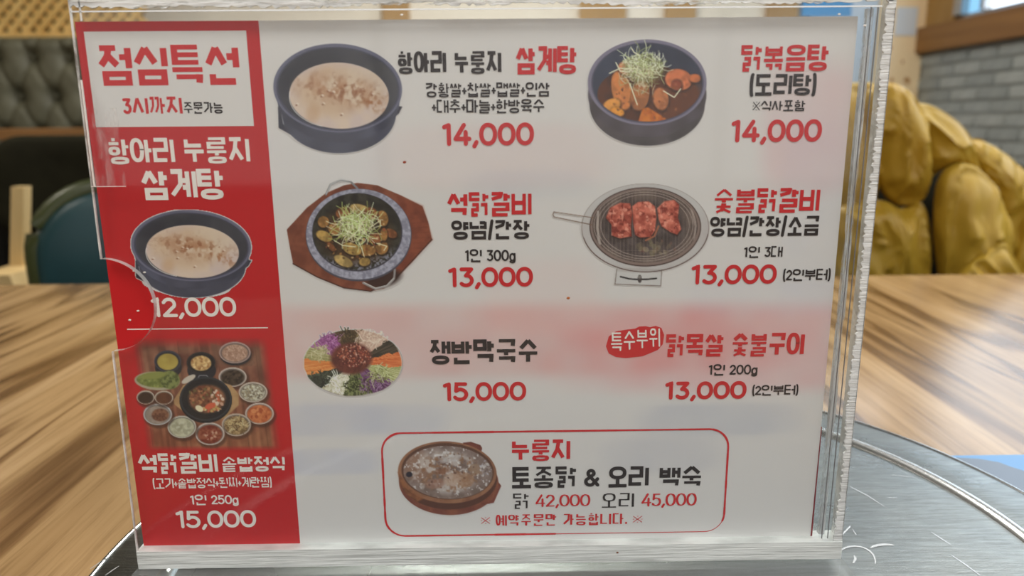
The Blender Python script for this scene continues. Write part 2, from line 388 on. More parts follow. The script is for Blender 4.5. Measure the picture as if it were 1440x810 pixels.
for i in range(nx+1):
    for j in range(nz+1):
        x = bx0+(bx1-bx0)*i/nx; z = zl+(bz1-zl)*j/nz
        e = min(1, (bz1-z)/.05); rnd = (1-math.sqrt(max(0, 1-(1-e)**2)))*.05
        g[i][j] = bm.verts.new((x, -tuft(x, z)+rnd, z))
for i in range(nx):
    for j in range(nz): bm.faces.new((g[i][j], g[i+1][j], g[i+1][j+1], g[i][j+1]))
obj('backrest', bm, M['tuft'], booth, True)
boxo('back_frame', bx0, bx1, .06, .14, ZF, bz1-.005, M['brown_wood'], booth)
boxo('seat', bx0, bx1, -.42, .055, ZF+.34, ZF+.46, M['tuft'], booth, .02)
boxo('plinth', bx0, bx1, -.38, .055, ZF, ZF+.34, M['dark_plaster'], booth)
bm = bmesh.new(); bmesh.ops.create_uvsphere(bm, u_segments=8, v_segments=6, radius=.011)
bme = bpy.data.meshes.new('button'); bm.to_mesh(bme); bm.free(); bme.materials.append(M['tuft'])
for j in (-1, 0):
    for i in range(-1, 3):
        x = p0.x+(i+(j % 2)*.5)*sx
        if x < bx0+.03: continue
        o = bpy.data.objects.new('button', bme); C.objects.link(o); o.parent = booth; o.location = (x, .033, p0.z+j*sz)

# far table in front of the booth: its edge shows as a warm line
fz = at(60, 180, 2.2).z; fz = max(fz, .0)
ft = thing('dining_table', 'far wooden table top seen edge-on before the grey booth', 'table', (0, 2.35, 0))
fx0, fx1 = at(-60, 187, 2.35).x, at(420, 187, 2.35).x
ztop = at(60, 181, 2.35).z
boxo('tabletop', fx0, fx1, -.25, .25, ztop-.035, ztop, M['edge_wood'], ft, .004)
for lx in (fx0+.08, fx1-.08):
    boxo('leg', lx-.03, lx+.03, -.03, .03, ZF, ztop-.035, M['dark_metal'], ft)

# ================================================================== CHAIRS
def seat_shell(bm, w_, h_, t, curve, z0, r, n=20, m_=14):
    """upholstered backrest: rounded rectangle, thick, curved around the sitter; local y=0 at middle"""
    front = []; 
    out = rrect(-w_/2, z0, w_/2, z0+h_, r, 8)
    def yy(x): return curve*(x/(w_/2))**2*-1
    cx, cz = 0, z0+h_/2
    rings = []
    for s, dy in ((0, -t/2), (.6, -t/2-.004), (.88, -t/2), (.97, -t*.3), (1, 0), (.97, t*.3), (.88, t/2), (.6, t/2+.004), (0, t/2)):
        if s == 0: rings.append([bm.verts.new((cx, dy, cz))]); continue
        rings.append([bm.verts.new((cx+(p[0]-cx)*s, dy+yy((p[0]-cx)*s), cz+(p[1]-cz)*s)) for p in out])
    for a, b in zip(rings, rings[1:]):
        n_ = len(out)
        for k in range(n_):
            k2 = (k+1) % n_
            if len(a) == 1: bm.faces.new((a[0], b[k], b[k2]))
            elif len(b) == 1: bm.faces.new((a[k], b[0], a[k2]))
            else: bm.faces.new((a[k], b[k], b[k2], a[k2]))
def chair(name, label, loc, rz, w_, zt, hb, backm, pipem, legm, group=None, r=.12):
    t = thing(name, label, 'chair', loc, rz, group)
    bm = bmesh.new(); seat_shell(bm, w_, hb, .06, .05, zt-hb, r); obj('backrest', bm, backm, t, True)
    if pipem:
        bm = bmesh.new(); pts = [(p[0], -.05*(p[0]/(w_/2))**2, p[1]) for p in rrect(-w_/2, zt-hb, w_/2, zt, r, 10)]
        tube(bm, pts, .018, 10, True); obj('piping', bm, pipem, t, True)
    bm = bmesh.new(); prism(bm, rrect(-w_/2+.01, -.44, w_/2-.01, -.03, .08), 'z', .40, .47)
    obj('seat', bm, pipem or backm, t, True).data.polygons.foreach_set('use_smooth', [False]*len(t.children[-1].data.polygons))
    for x in (-w_/2+.05, w_/2-.05):
        for y in (-.40, -.06):
            bm = bmesh.new(); tube(bm, [(x*1.08, y*1.04+(.02 if y > -.1 else -.02), 0), (x, y, .41)], [.014, .02], 10); obj('leg', bm, legm, t)
        bm = bmesh.new(); tube(bm, [(x, -.03, .42), (x, -.02, zt-hb+.08)], .014, 10); obj('back_post', bm, legm, t)
    return t
# green and teal chair across our table, left
pA = at(57, 330, .95); topA = at(200, 262, .95).z
wA = .46
chair('dining_chair', 'green and teal upholstered chair tucked in across the table, left of the menu', (pA.x+wA/2+.02, .95, ZF), 0, wA, topA-ZF, .42, M['teal'], M['olive'], M['dark_metal'], r=.11)
# dark chair farther back
pB = at(2, 230, 1.75); topB = at(60, 190, 1.75).z
chair('dining_chair', 'dark olive wide-backed chair farther back, behind the green and teal one', (pB.x+.27, 1.75, ZF), 0, .54, topB-ZF, at(60, 190, 1.75).z-at(60, 335, 1.75).z, M['dark_olive'], None, M['dark_metal'], r=.08)
# light wooden seat and post left of it
Yc = 1.14
st = thing('wooden_stool', 'pale bare wooden seat with an upright post at the left, beyond the table edge', 'stool', (0, Yc, 0))
def quadpx(pts): return [(at(x, y, Yc).x, at(x, y, Yc).z) for x, y in pts]
bm = bmesh.new(); prism(bm, quadpx([(21, 262), (39, 262), (37, 374), (19, 374)]), 'y', -.012, .012); obj('post', bm, M['pale_wood'], st)
qs = quadpx([(15, 372), (60, 372), (69, 398), (18, 398)])
bm = bmesh.new(); prism(bm, qs, 'y', -.10, .03); obj('seat', bm, M['pale_wood'], st)
for x in (qs[3][0]+.014, qs[2][0]-.014):
    for y in (-.085, .015): boxo('leg', x-.012, x+.012, y-.012, y+.012, ZF, qs[2][1], M['pale_wood'], st)

# jacket on a chair, right
JY = .86
chair('dining_chair', 'dark chair under the mustard jacket, right of the menu', (at(1350, 300, JY+.1).x, JY+.17, ZF), 0, .44, .86, .36, M['dark_olive'], None, M['pale_wood'])
jk = thing('puffer_jacket', 'mustard yellow quilted puffer jacket draped over the chair right of the menu', 'jacket', (0, JY, 0))
def vn2(x, y, seed=0):
    def h(i, j): return (math.sin(i*127.1+j*311.7+seed*74.7)*43758.5453) % 1
    xi, yi = math.floor(x), math.floor(y); fx, fy = x-xi, y-yi; fx = fx*fx*(3-2*fx); fy = fy*fy*(3-2*fy)
    return (h(xi, yi)*(1-fx)+h(xi+1, yi)*fx)*(1-fy)+(h(xi, yi+1)*(1-fx)+h(xi+1, yi+1)*fx)*fy
def pillow(name, pts, yoff, H, seed, m, ang=0, crop=True, pw=2.4):
    """a down-filled compartment: closed outline in the jacket's plane, swollen towards both sides, with pulled folds"""
    if crop: pts = [(x/1.985+1160, y/1.985) for x, y in pts]
    P2 = [at(x, y, JY) for x, y in pts]; P2 = [(p.x, p.z) for p in P2]; n = len(P2); sm = []
    for k in range(n):
        p0_, p1_, p2_, p3_ = (Vector(P2[(k+d) % n]) for d in (-1, 0, 1, 2))
        for q in range(10):
            t = q/10; sm.append(.5*((2*p1_)+(p2_-p0_)*t+(2*p0_-5*p1_+4*p2_-p3_)*t*t+(3*p1_-p0_-3*p2_+p3_)*t**3))
    c = sum(sm, Vector((0, 0)))/len(sm); bm = bmesh.new(); rings = []
    ca, sa = math.cos(math.radians(ang)), math.sin(math.radians(ang))
    def fold(x, z):
        u, v = (x*ca+z*sa), (-x*sa+z*ca)
        a = vn2(u*60+3*vn2(u*9, v*9, seed), v*14, seed); b = vn2(u*150, v*40+4*a, seed+5)
        return (abs(a-.5)*2)**.7*.021+b*.004
    ss = [1, .99, .965, .93, .88, .82, .74, .66, .57, .48, .38, .28, .18, .09]
    for side in (-1, 1):
        prev = None
        for s_ in ss:
            h = H*(max(0, 1-s_**pw))**.5*(1 if side < 0 else .5); edge = min(1, (1-s_)/.12)
            cur = []
            for p in sm:
                x, z = c.x+(p.x-c.x)*s_, c.y+(p.y-c.y)*s_
                cur.append(bm.verts.new((x, yoff+side*(h-(fold(x, z) if side < 0 else 0)*edge), z)))
            if prev:
                for k in range(len(sm)): bm.faces.new((prev[k], prev[(k+1) % len(sm)], cur[(k+1) % len(sm)], cur[k]))
            prev = cur
        cv = bm.verts.new((c.x, yoff+side*(H*(1 if side < 0 else .5)-(fold(c.x, c.y) if side < 0 else 0)), c.y))
        for k in range(len(sm)): bm.faces.new((prev[k], prev[(k+1) % len(sm)], cv))
    bmesh.ops.remove_doubles(bm, verts=bm.verts, dist=1e-6); bmesh.ops.recalc_face_normals(bm, faces=bm.faces)
    return obj(name, bm, m, jk, True)
J_ = M['jacket']
pillow('quilted_panel', [(60, 236), (110, 228), (165, 236), (180, 330), (170, 500), (140, 640), (80, 660), (30, 560), (30, 330)], .03, .055, 1, J_)
pillow('quilted_panel', [(110, 262), (165, 232), (212, 245), (246, 282), (264, 340), (273, 430), (272, 520), (255, 562), (205, 572), (165, 548), (130, 470), (110, 360)], -.005, .060, 2, J_)
pillow('quilted_panel', [(20, 590), (90, 560), (150, 556), (205, 580), (246, 556), (272, 600), (281, 670), (275, 740), (262, 830), (120, 850), (40, 830), (10, 700)], -.01, .055, 3, J_, 15)
pillow('quilted_panel', [(232, 300), (268, 288), (312, 304), (362, 340), (398, 384), (424, 450), (425, 510), (380, 480), (330, 470), (290, 492), (268, 470), (250, 400)], .0, .050, 4, J_, 40)
pillow('quilted_panel', [(300, 292), (350, 312), (388, 352), (404, 402), (370, 410), (320, 360)], .035, .035, 5, J_, 30)
pillow('sleeve', [(282, 500), (325, 452), (378, 462), (424, 515), (455, 590), (468, 680), (470, 790), (440, 850), (310, 850), (284, 750), (272, 620)], -.035, .062, 6, J_, -12)
pillow('sleeve_cuff', [(262, 800), (290, 735), (335, 690), (392, 652), (424, 690), (455, 745), (482, 840), (400, 880), (280, 870)], -.085, .045, 7, J_, 40)
pillow('quilted_panel', [(385, 400), (430, 388), (500, 424), (560, 474), (640, 520), (660, 600), (560, 660), (490, 780), (440, 800), (440, 640), (415, 500)], .01, .060, 8, J_, -35)
pillow('quilted_panel', [(462, 790), (490, 680), (520, 600), (570, 548), (650, 520), (740, 560), (760, 800), (680, 880), (470, 880)], -.03, .055, 9, J_, -25)
pillow('hood_trim', [(396, 398), (418, 386), (446, 392), (456, 412), (430, 424)], .0, .012, 10, J_)

# ================================================================== OUR TABLE
tb = thing('dining_table', 'light brown wood-grain table carrying the menu stand and steel lid', 'table', (0, 0, 0))
boxo('tabletop', -.85, .85, -.55, .633, -.03, 0, M['table'], tb, .0015)
boxo('pedestal', -.05, .05, -.05, .1, ZF+.03, -.03, M['dark_metal'], tb, .005)
boxo('foot', -.35, .35, -.03, .08, ZF, ZF+.03, M['dark_metal'], tb, .005)
boxo('foot', -.05, .05, -.35, -.03, ZF, ZF+.03, M['dark_metal'], tb, .005)
boxo('foot', -.05, .05, .08, .45, ZF, ZF+.03, M['dark_metal'], tb, .005)

# steel lid
LX, LYY = .0592, .0163
lid = thing('grill_lid', 'round brushed steel grill lid lying under the menu stand', 'lid', (LX, LYY, 0))
prof = [(0, .0034), (.05, .0034), (.1, .0034), (.15, .0034), (.19, .0033), (.1945, .0030), (.2065, .0030), (.2085, .0033),
        (.231, .0030), (.2335, .0026), (.2350, .0018), (.2356, .0010), (.2350, .0002), (.2335, .0002), (.18, .0006), (0, .0006)]
bm = bmesh.new(); lathe(bm, prof, 160); obj('plate', bm, M['steel'], lid, True)
bm = bmesh.new(); lathe(bm, [(.1962, .0028), (.1972, .0040), (.1988, .0051), (.2006, .0055), (.2024, .0051), (.2040, .0040), (.2050, .0028)], 200)
obj('bead', bm, mat('polished_steel', (.86, .89, .89), .26, 1), lid, True)['label'] = 'bright raised ring near the lid rim'
bm = bmesh.new(); lathe(bm, [(.2320, .0027), (.2328, .0034), (.2338, .0036), (.2347, .0030), (.2354, .0018)], 200)
obj('rolled_rim', bm, mat('polished_rim_steel', (.7, .73, .73), .2, 1), lid, True)
def strip_on_lid(name, pts, wd, m, z=.00355, taper=True):
    bm = bmesh.new(); P_ = [Vector((onz(x, y, z).x-LX, onz(x, y, z).y-LYY, z)) for x, y in pts]
    prev = None
    for i, p in enumerate(P_):
        d = (P_[min(i+1, len(P_)-1)]-P_[max(i-1, 0)]).normalized(); nn = Vector((-d.y, d.x, 0))*wd*(.35+.65*math.sin(PI*(i+.3)/(len(P_)-.4)) if taper else 1)
        cur = (bm.verts.new(p-nn), bm.verts.new(p+nn))
        if prev: bm.faces.new((prev[0], prev[1], cur[1], cur[0]))
        prev = cur
    return obj(name, bm, m, lid)
for pts in ([(1309, 748), (1323, 757), (1337, 766)], [(1337, 780), (1358, 794), (1378, 809)], [(1248, 700), (1262, 700)], [(1195, 684), (1220, 697), (1243, 712)],
            [(1255, 668), (1285, 671)], [(127, 800), (143, 789), (158, 780)], [(148, 809), (158, 802), (167, 796)]):
    strip_on_lid('scratch', pts, .00035, M['scratch'])
arc = [(1172+30+29*math.cos(a), 790-22*math.sin(a)) for a in np.linspace(2.9, -.15, 24)]
strip_on_lid('stamped_mark', arc, .0006, M['scratch'])
strip_on_lid('stamped_mark', [(1200, 792), (1203, 786), (1201, 781)], .0006, M['scratch'])
strip_on_lid('stamped_mark', [(1184, 752), (1196, 740), (1204, 752)], .0006, M['scratch'])
blob = [(1240+17*math.cos(a)+1, 768+5*math.sin(a)+4*math.sin(a*.5)) for a in np.linspace(3.4, 6.0, 14)]
strip_on_lid('stamped_mark', blob, .0009, M['scratch'])

# blue packet at the right edge
pk = thing('napkin_packet', 'blue flat packet with painted grey shade border beside the steel lid, at the right edge', 'packet', (.33, .06, 0))
bm = bmesh.new(); prism(bm, rrect(-.062, -.055, .12, .0505, .008), 'z', .0003, .0016); obj('wrapper', bm, mat('blue_wrapper', lin((92, 148, 200)), .3), pk)
bm = bmesh.new()
pts = [(onz(x, y, .0019).x-.33, onz(x, y, .0019).y-.06) for x, y in ((1345, 643.5), (1376, 645), (1405, 650), (1422, 656.5), (1440, 662), (1475, 680))]+[(.03, -.055), (-.062, -.055), (-.062, .048)]
prism(bm, pts, 'z', .0016, .0019); obj('border', bm, mat('grey_shade_band', lin((110, 118, 128)), .3, .5), pk)  # grey band stands in for shade and reflection beside the lid

# ================================================================== MENU STAND
SX0, SX1 = -.1497, .1592
SB, ST = .0088, .2475
stand = thing('menu_stand', 'clear acrylic menu stand with rough white edges on the steel lid', 'menu stand', (0, 0, 0))
bm = bmesh.new(); prism(bm, rrect(SX0-.001, -.036, SX1+.001, .036, .002), 'z', .0055, SB-.0001); obj('base_plate', bm, M['base_acrylic'], stand)
# notch in the left edge of the front sheet
A0 = at(150, 364, -.004); A1 = at(217, 436, -.004); A2 = at(165, 494, -.004)
def circ3(a, b, c):
    ax, ay, bx, by, cx, cy = a.x, a.z, b.x, b.z, c.x, c.z
    d = 2*(ax*(by-cy)+bx*(cy-ay)+cx*(ay-by))
    ux = ((ax*ax+ay*ay)*(by-cy)+(bx*bx+by*by)*(cy-ay)+(cx*cx+cy*cy)*(ay-by))/d
    uy = ((ax*ax+ay*ay)*(cx-bx)+(bx*bx+by*by)*(ax-cx)+(cx*cx+cy*cy)*(bx-ax))/d
    return ux, uy, math.hypot(ax-ux, ay-uy)
def sxl(z): return SX0+.0003+(z-SB)/(ST-SB)*.0022          # the left side leans in a little towards the top
A0 = Vector((sxl(A0.z), 0, A0.z)); A2 = Vector((sxl(A2.z), 0, A2.z))
ux, uy, ur = circ3(A0, A1, A2)
a0 = math.atan2(A0.z-uy, A0.x-ux); a2 = math.atan2(A2.z-uy, A2.x-ux)
notch = [(ux+ur*math.cos(a), uy+ur*math.sin(a)) for a in np.linspace(a0, a2, 28)]
outline = [(sxl(SB), SB), (SX1-.0004, SB), (SX1-.0004, ST), (sxl(ST), ST)] + notch
bm = bmesh.new(); side = prism(bm, outline, 'y', -.0042, -.0014)
for f in side:
    c_ = f.calc_center_median(); f.material_index = 1 if (f.calc_area() < .00002 or c_.z > .24) else 0
obj('front_sheet', bm, [M['acrylic'], M['rim']], stand)
bm = bmesh.new(); side = prism(bm, [(sxl(SB), SB), (SX1-.0004, SB), (SX1-.0004, ST), (sxl(ST), ST)], 'y', .0014, .0040)
obj('back_sheet', bm, M['acrylic'], stand)
rng = np.random.default_rng(7)
def jag(name, x0, x1, z0, z1, y0, y1, m, inner, amp, step=.0009):
    """edge bar whose inner side is broken; inner in 'left','down' or None"""
    bm = bmesh.new(); pts = []
    if inner == 'left':
        zs = np.arange(z0, z1, step); pts = [(x1, z0), (x1, z1)] + [(x0+amp*rng.random()**2-amp*.3*math.sin(z*90), z) for z in zs[::-1]]
    elif inner == 'down':
        xs = np.arange(x0, x1, step*1.5); pts = [(x1, z1), (x0, z1)] + [(x, z0+amp*rng.random()**2+amp*.5*math.sin(x*70)*math.sin(x*31)) for x in xs]
    else: pts = [(x0, z0), (x1, z0), (x1, z1), (x0, z1)]
    prism(bm, pts, 'y', y0, y1); return obj(name, bm, m, stand)
jag('side_edge', .1556, SX1, .0098, ST, -.0046, -.0038, M['frost'], 'left', .0013)
jag('side_edge', SX1-.0011, SX1, .0098, ST, -.0036, .0040, M['rim'], None, 0)
jag('side_spacer', .1502, .1526, .0190, .2395, -.0012, .0012, M['edge_line'], None, 0)
for xx in (.1501, .1527, .1590):
    bm = bmesh.new(); box(bm, xx-.00010, xx+.00010, -.0046, -.0040, .019, .2395); obj('edge_seam', bm, mat('dark_seam', (.22, .22, .23), .3), stand)
jag('top_edge', sxl(ST), SX1, .2408, ST, -.0046, -.0038, M['frost_top'], 'down', .0012)
bm = bmesh.new(); box(bm, sxl(.24), .1540, -.0046, -.0042, .23955, .24005); obj('top_seam', bm, M['scratch'], stand)
jag('bottom_bar', SX0+.0002, SX1, .0092, .0176, -.0050, .0045, M['frost_bar'], None, 0)
def lstrip(bm, a, b, z0, z1, y0, y1): prism(bm, [(sxl(z0)+a, z0), (sxl(z0)+b, z0), (sxl(z1)+b, z1), (sxl(z1)+a, z1)], 'y', y0, y1)
bm = bmesh.new(); lstrip(bm, -.0003, .0003, .0092, A2.z, -.0046, -.0038); obj('side_edge', bm, M['rim'], stand)
bm = bmesh.new(); lstrip(bm, -.0003, .0003, A0.z, .2475, -.0046, -.0038); obj('side_edge', bm, M['rim'], stand)
bm = bmesh.new(); lstrip(bm, .0034, .0040, .2365, .2475, -.0046, -.0042); obj('side_edge', bm, M['rim'], stand)
# tape over the upper left
t0 = at(122, 152, -.0047); t1 = at(177, 262, -.0047)
bm = bmesh.new(); box(bm, sxl(t1.z)+.0012, t1.x, -.0048, -.0044, t1.z, t0.z); obj('tape', bm, M['tape'], stand)
bm = bmesh.new(); box(bm, sxl(t1.z), t1.x, -.0050, -.0046, t1.z-.0001, t1.z+.0001); obj('tape_edge', bm, M['white_text'], stand)
# white strip painted as the glint along the left of the tape
bm = bmesh.new(); lstrip(bm, .0009, .0014, t1.z, .2155, -.0050, -.0044); obj('tape_edge', bm, M['white_text'], stand)
# crumbs and chips on the front sheet
for (x, y, r, c) in ((569, 228, 2.6, (150, 60, 30)), (799, 419, 2.8, (170, 90, 30)), (868, 776, 2, (110, 60, 30))):
    p = at(x, y, -.0046); bm = bmesh.new(); bmesh.ops.create_icosphere(bm, subdivisions=1, radius=1, matrix=Matrix.Translation((p.x, -.0049 if y < 700 else -.0052, p.z)) @ Matrix.Diagonal((r*.0003, .0003, r*.00022, 1)))
    tag(obj('sauce_crumb', bm, mat('dried_sauce', lin(c), .5)), {228: 'orange-brown crumb under the first dish price on the menu front', 419: 'orange crumb below the middle of the menu front', 776: 'tiny brown crumb on the bottom bar of the menu stand'}[y], 'crumb')
for (x, y) in ((187, 441), (175, 454), (565, 21), (1216, 36), (1180, 20), (181, 384), (196, 386)):
    p = at(x, y, -.0046); bm = bmesh.new(); bmesh.ops.create_icosphere(bm, subdivisions=1, radius=1, matrix=Matrix.Translation((p.x, -.0047 if y < 360 else -.0003, p.z)) @ Matrix.Diagonal((.0007, .0002, .0004, 1)))
    obj('chip', bm, M['white_text'], stand)

# ================================================================== MENU SHEET
menu = thing('menu_sheet', 'printed Korean chicken menu sheet, red left panel and white right side', 'menu', (0, 0, 0))
PW, PZ0, PZ1 = .1485, .0172, .2368
def P_(x, y, Y=0.0): p = at(x, y, Y); return (p.x, p.z)
def vnoise(X, Y, scale, seed):
    rg = np.random.default_rng(seed); x = X/scale+100; y = Y/scale+100
    T = rg.random((128, 128)); xi = np.floor(x).astype(int); yi = np.floor(y).astype(int); fx_ = x-xi; fy_ = y-yi
    fx_ = fx_*fx_*(3-2*fx_); fy_ = fy_*fy_*(3-2*fy_)
    g_ = lambda a, b: T[a % 128, b % 128]
    return (g_(xi, yi)*(1-fx_)+g_(xi+1, yi)*fx_)*(1-fy_)+(g_(xi, yi+1)*(1-fx_)+g_(xi+1, yi+1)*fx_)*fy_
def fnoise(X, Y, scale, seed): return .55*vnoise(X, Y, scale, seed)+.3*vnoise(X, Y, scale/2, seed+1)+.15*vnoise(X, Y, scale/4, seed+2)
def raster(name, Xv, Zv, rgb_lin, y, keep=None, parent=None, label=None):
    """flat printed patch: grid of vertices (metres on the sheet) with ink colours"""
    h, w_ = Xv.shape; co = np.stack([Xv, np.full_like(Xv, y), Zv], -1).reshape(-1, 3)
    idx = np.arange(h*w_).reshape(h, w_)
    q = np.stack([idx[:-1, :-1], idx[1:, :-1], idx[1:, 1:], idx[:-1, 1:]], -1).reshape(-1, 4)
    if keep is not None:
        k = (keep[:-1, :-1] | keep[1:, :-1] | keep[1:, 1:] | keep[:-1, 1:]).reshape(-1); q = q[k]
    me = bpy.data.meshes.new(name); me.vertices.add(len(co)); me.vertices.foreach_set('co', co.ravel())
    me.loops.add(q.size); me.loops.foreach_set('vertex_index', q.ravel().astype(np.int32))
    me.polygons.add(len(q)); me.polygons.foreach_set('loop_start', np.arange(0, q.size, 4, dtype=np.int32)); me.polygons.foreach_set('loop_total', np.full(len(q), 4, np.int32))
    a = me.color_attributes.new('ink', 'FLOAT_COLOR', 'POINT')
    a.data.foreach_set('color', np.concatenate([rgb_lin.reshape(-1, 3), np.ones((h*w_, 1))], 1).ravel().astype(np.float32))
    me.update(); me.validate(); me.materials.append(M['ink'])
    o = bpy.data.objects.new(name, me); C.objects.link(o); o.parent = parent
    if label: o['label'] = label
    return o
def pr(c): return lin(c)/PAPER_SEEN*.8
# the white sheet: with the print of its other side faintly showing through
xs = np.linspace(-PW, .1474, 150); zs = np.linspace(PZ0, PZ1, 110); GX, GZ = np.meshgrid(xs, zs)
base = np.tile(printed((192, 184, 178)), (110, 150, 1)).astype(float)
def ghost(px, py, rx, ry, col, k, soft=.5):
    gx, gz = P_(px, py); sx_ = rx*.000305; sz_ = ry*.000305
    d = (np.abs((GX-gx)/sx_)**4+np.abs((GZ-gz)/sz_)**4)**.25
    k = k*.8; soft = .7
    wgt = k*np.clip((1+soft-d)/soft, 0, 1); wgt = (wgt*wgt*(3-2*wgt/max(k, 1e-6))/max(k, 1e-6)) if k else wgt
    wgt = (wgt*(.75+.5*vnoise(GX*2000, GZ*2000, 20, 5)))[..., None]
    base[:] = base*(1-wgt)+base*(pr(col)/pr((192, 184, 178)))*wgt
ghost(640, 480, 330, 38, (190, 128, 122), .55); ghost(1060, 490, 200, 45, (196, 130, 130), .5)
ghost(1140, 180, 45, 60, (190, 150, 150), .5); ghost(700, 220, 110, 30, (192, 160, 155), .3)
ghost(460, 590, 60, 18, (160, 160, 172), .45); ghost(560, 590, 50, 16, (160, 160, 172), .4); ghost(460, 650, 55, 14, (160, 160, 175), .45)
ghost(760, 420, 60, 40, (200, 172, 165), .35); ghost(640, 120, 60, 20, (165, 165, 172), .0)
ghost(740, 260, 60, 14, (165, 165, 170), .3); ghost(1010, 590, 80, 18, (150, 150, 160), .4); ghost(450, 240, 70, 40, (186, 182, 184), .2)
ghost(930, 640, 60, 20, (150, 148, 158), .3); ghost(1080, 420, 90, 18, (184, 176, 180), .3); ghost(1140, 300, 30, 90, (176, 172, 178), .25)
raster('paper', GX, GZ, np.clip(base, 0, .95), 0.0, None, menu)
boxo('paper_backing', -PW, .1474, .0001, .0006, PZ0, PZ1, M['box_print'], menu)
def poly_print(name, pts, y, m, parent=menu, label=None):
    bm = bmesh.new(); vs = [bm.verts.new((p[0], y, p[1])) for p in pts]; bm.faces.new(vs); o = obj(name, bm, m, parent)
    if label: o['label'] = label
    return o
rt = P_(364.5, 28)[0]; rb = P_(421.5, 768)[0]; rx_ = (rt+rb)/2
poly_print('red_panel', [(-PW, PZ0), (rx_, PZ0), (rx_, PZ1), (-PW, PZ1)], -.00006, M['red_print'], label='plain red printed panel')
bx = [P_(118.5, 44.5), P_(347.4, 43), P_(356, 176), P_(135, 180)]
xL = (bx[0][0]+bx[3][0])/2; xR_ = (bx[1][0]+bx[2][0])/2; zT = (bx[0][1]+bx[1][1])/2; zB = (bx[2][1]+bx[3][1])/2
poly_print('heading_box', [(xL, zB), (xR_, zB), (xR_, zT), (xL, zT)], -.00012, M['box_print'], label='white printed box behind the heading')
a_ = P_(179, 463); b_ = P_(377, 462.3)
poly_print('dividing_line', [(a_[0], a_[1]-.00022), (b_[0], a_[1]-.00022), (b_[0], a_[1]+.00022), (a_[0], a_[1]+.00022)], -.00012, M['white_text'])
poly_print('red_border', [(.1470, PZ0), (.1478, PZ0), (.1478, P_(1163, 600)[1]), (.1474, P_(1163, 600)[1])], -.00006, mat('dark_red_print', printed((110, 20, 28)), .5), label='thin dark red right border of the sheet')

# ---- lettering: every glyph is drawn from strokes
class Pen:
    def __init__(s, y): s.bm = bmesh.new(); s.y = y
    def quad(s, pts):
        s.k = getattr(s, 'k', 0)+1; yy = s.y-1.6e-6*(s.k % 40)      # every stroke a hair above the one before it
        s.bm.faces.new([s.bm.verts.new((p[0], yy, p[1])) for p in pts])
    def disc(s, c, r, n=12): s.quad([(c[0]+r*math.cos(2*PI*k/n), c[1]+r*math.sin(2*PI*k/n)) for k in range(n)])
    def line(s, pts, t, rnd=False, closed=False, th=None):
        """t: stroke width (of upright strokes); th: width of level strokes"""
        P2 = [Vector(p) for p in pts]; n = len(P2); segs = [(i, (i+1) % n) for i in range(n if closed else n-1)]
        for k, (i, j) in enumerate(segs):
            a, b = P2[i], P2[j]; d = b-a; L_ = d.length
            if L_ < 1e-9: continue
            d /= L_; hz = abs(d.x) > abs(d.y)*1.2; w_ = (th if (th and hz) else t)/2; nn = Vector((-d.y, d.x))*w_
            for end, other in ((0, i), (1, j)):
                inner = closed or (0 < other < n-1)
                if inner:
                    o_ = P2[(other-1) % n] if end == 0 else P2[(other+1) % n]
                    d2 = (o_-P2[other]); 
                    if d2.length < 1e-9: continue
                    d2.normalize(); cosv = d2.dot(d if end == 0 else -d)
                    if abs(cosv) < .35:
                        ex = (th if th and not hz else t)/2
                        if end == 0: a = a-d*ex
                        else: b = b+d*ex
                    else: s.disc(P2[other], w_, 10)
                elif rnd: s.disc(P2[other], w_, 12)
            s.quad([a-nn, b-nn, b+nn, a+nn])
def ring(cx, cy, rx, ry, n=28, p=2.4):
    out = []
    for k in range(n):
        a = 2*PI*k/n; c, s_ = math.cos(a), math.sin(a)
        out.append((cx+rx*math.copysign(abs(c)**(2/p), c), cy+ry*math.copysign(abs(s_)**(2/p), s_)))
    return out
CHO = 'ㄱㄲㄴㄷㄸㄹㅁㅂㅃㅅㅆㅇㅈㅉㅊㅋㅌㅍㅎ'; JUNG = 'ㅏㅐㅑㅒㅓㅔㅕㅖㅗㅘㅙㅚㅛㅜㅝㅞㅟㅠㅡㅢㅣ'
JONG = ['', 'ㄱ', 'ㄲ', 'ㄳ', 'ㄴ', 'ㄵ', 'ㄶ', 'ㄷ', 'ㄹ', 'ㄺ', 'ㄻ', 'ㄼ', 'ㄽ', 'ㄾ', 'ㄿ', 'ㅀ', 'ㅁ', 'ㅂ', 'ㅄ', 'ㅅ', 'ㅆ', 'ㅇ', 'ㅈ', 'ㅊ', 'ㅋ', 'ㅌ', 'ㅍ', 'ㅎ']
DOUBLE = {'ㄲ': 'ㄱㄱ', 'ㅆ': 'ㅅㅅ', 'ㅉ': 'ㅈㅈ', 'ㄺ': 'ㄹㄱ', 'ㄸ': 'ㄷㄷ'}
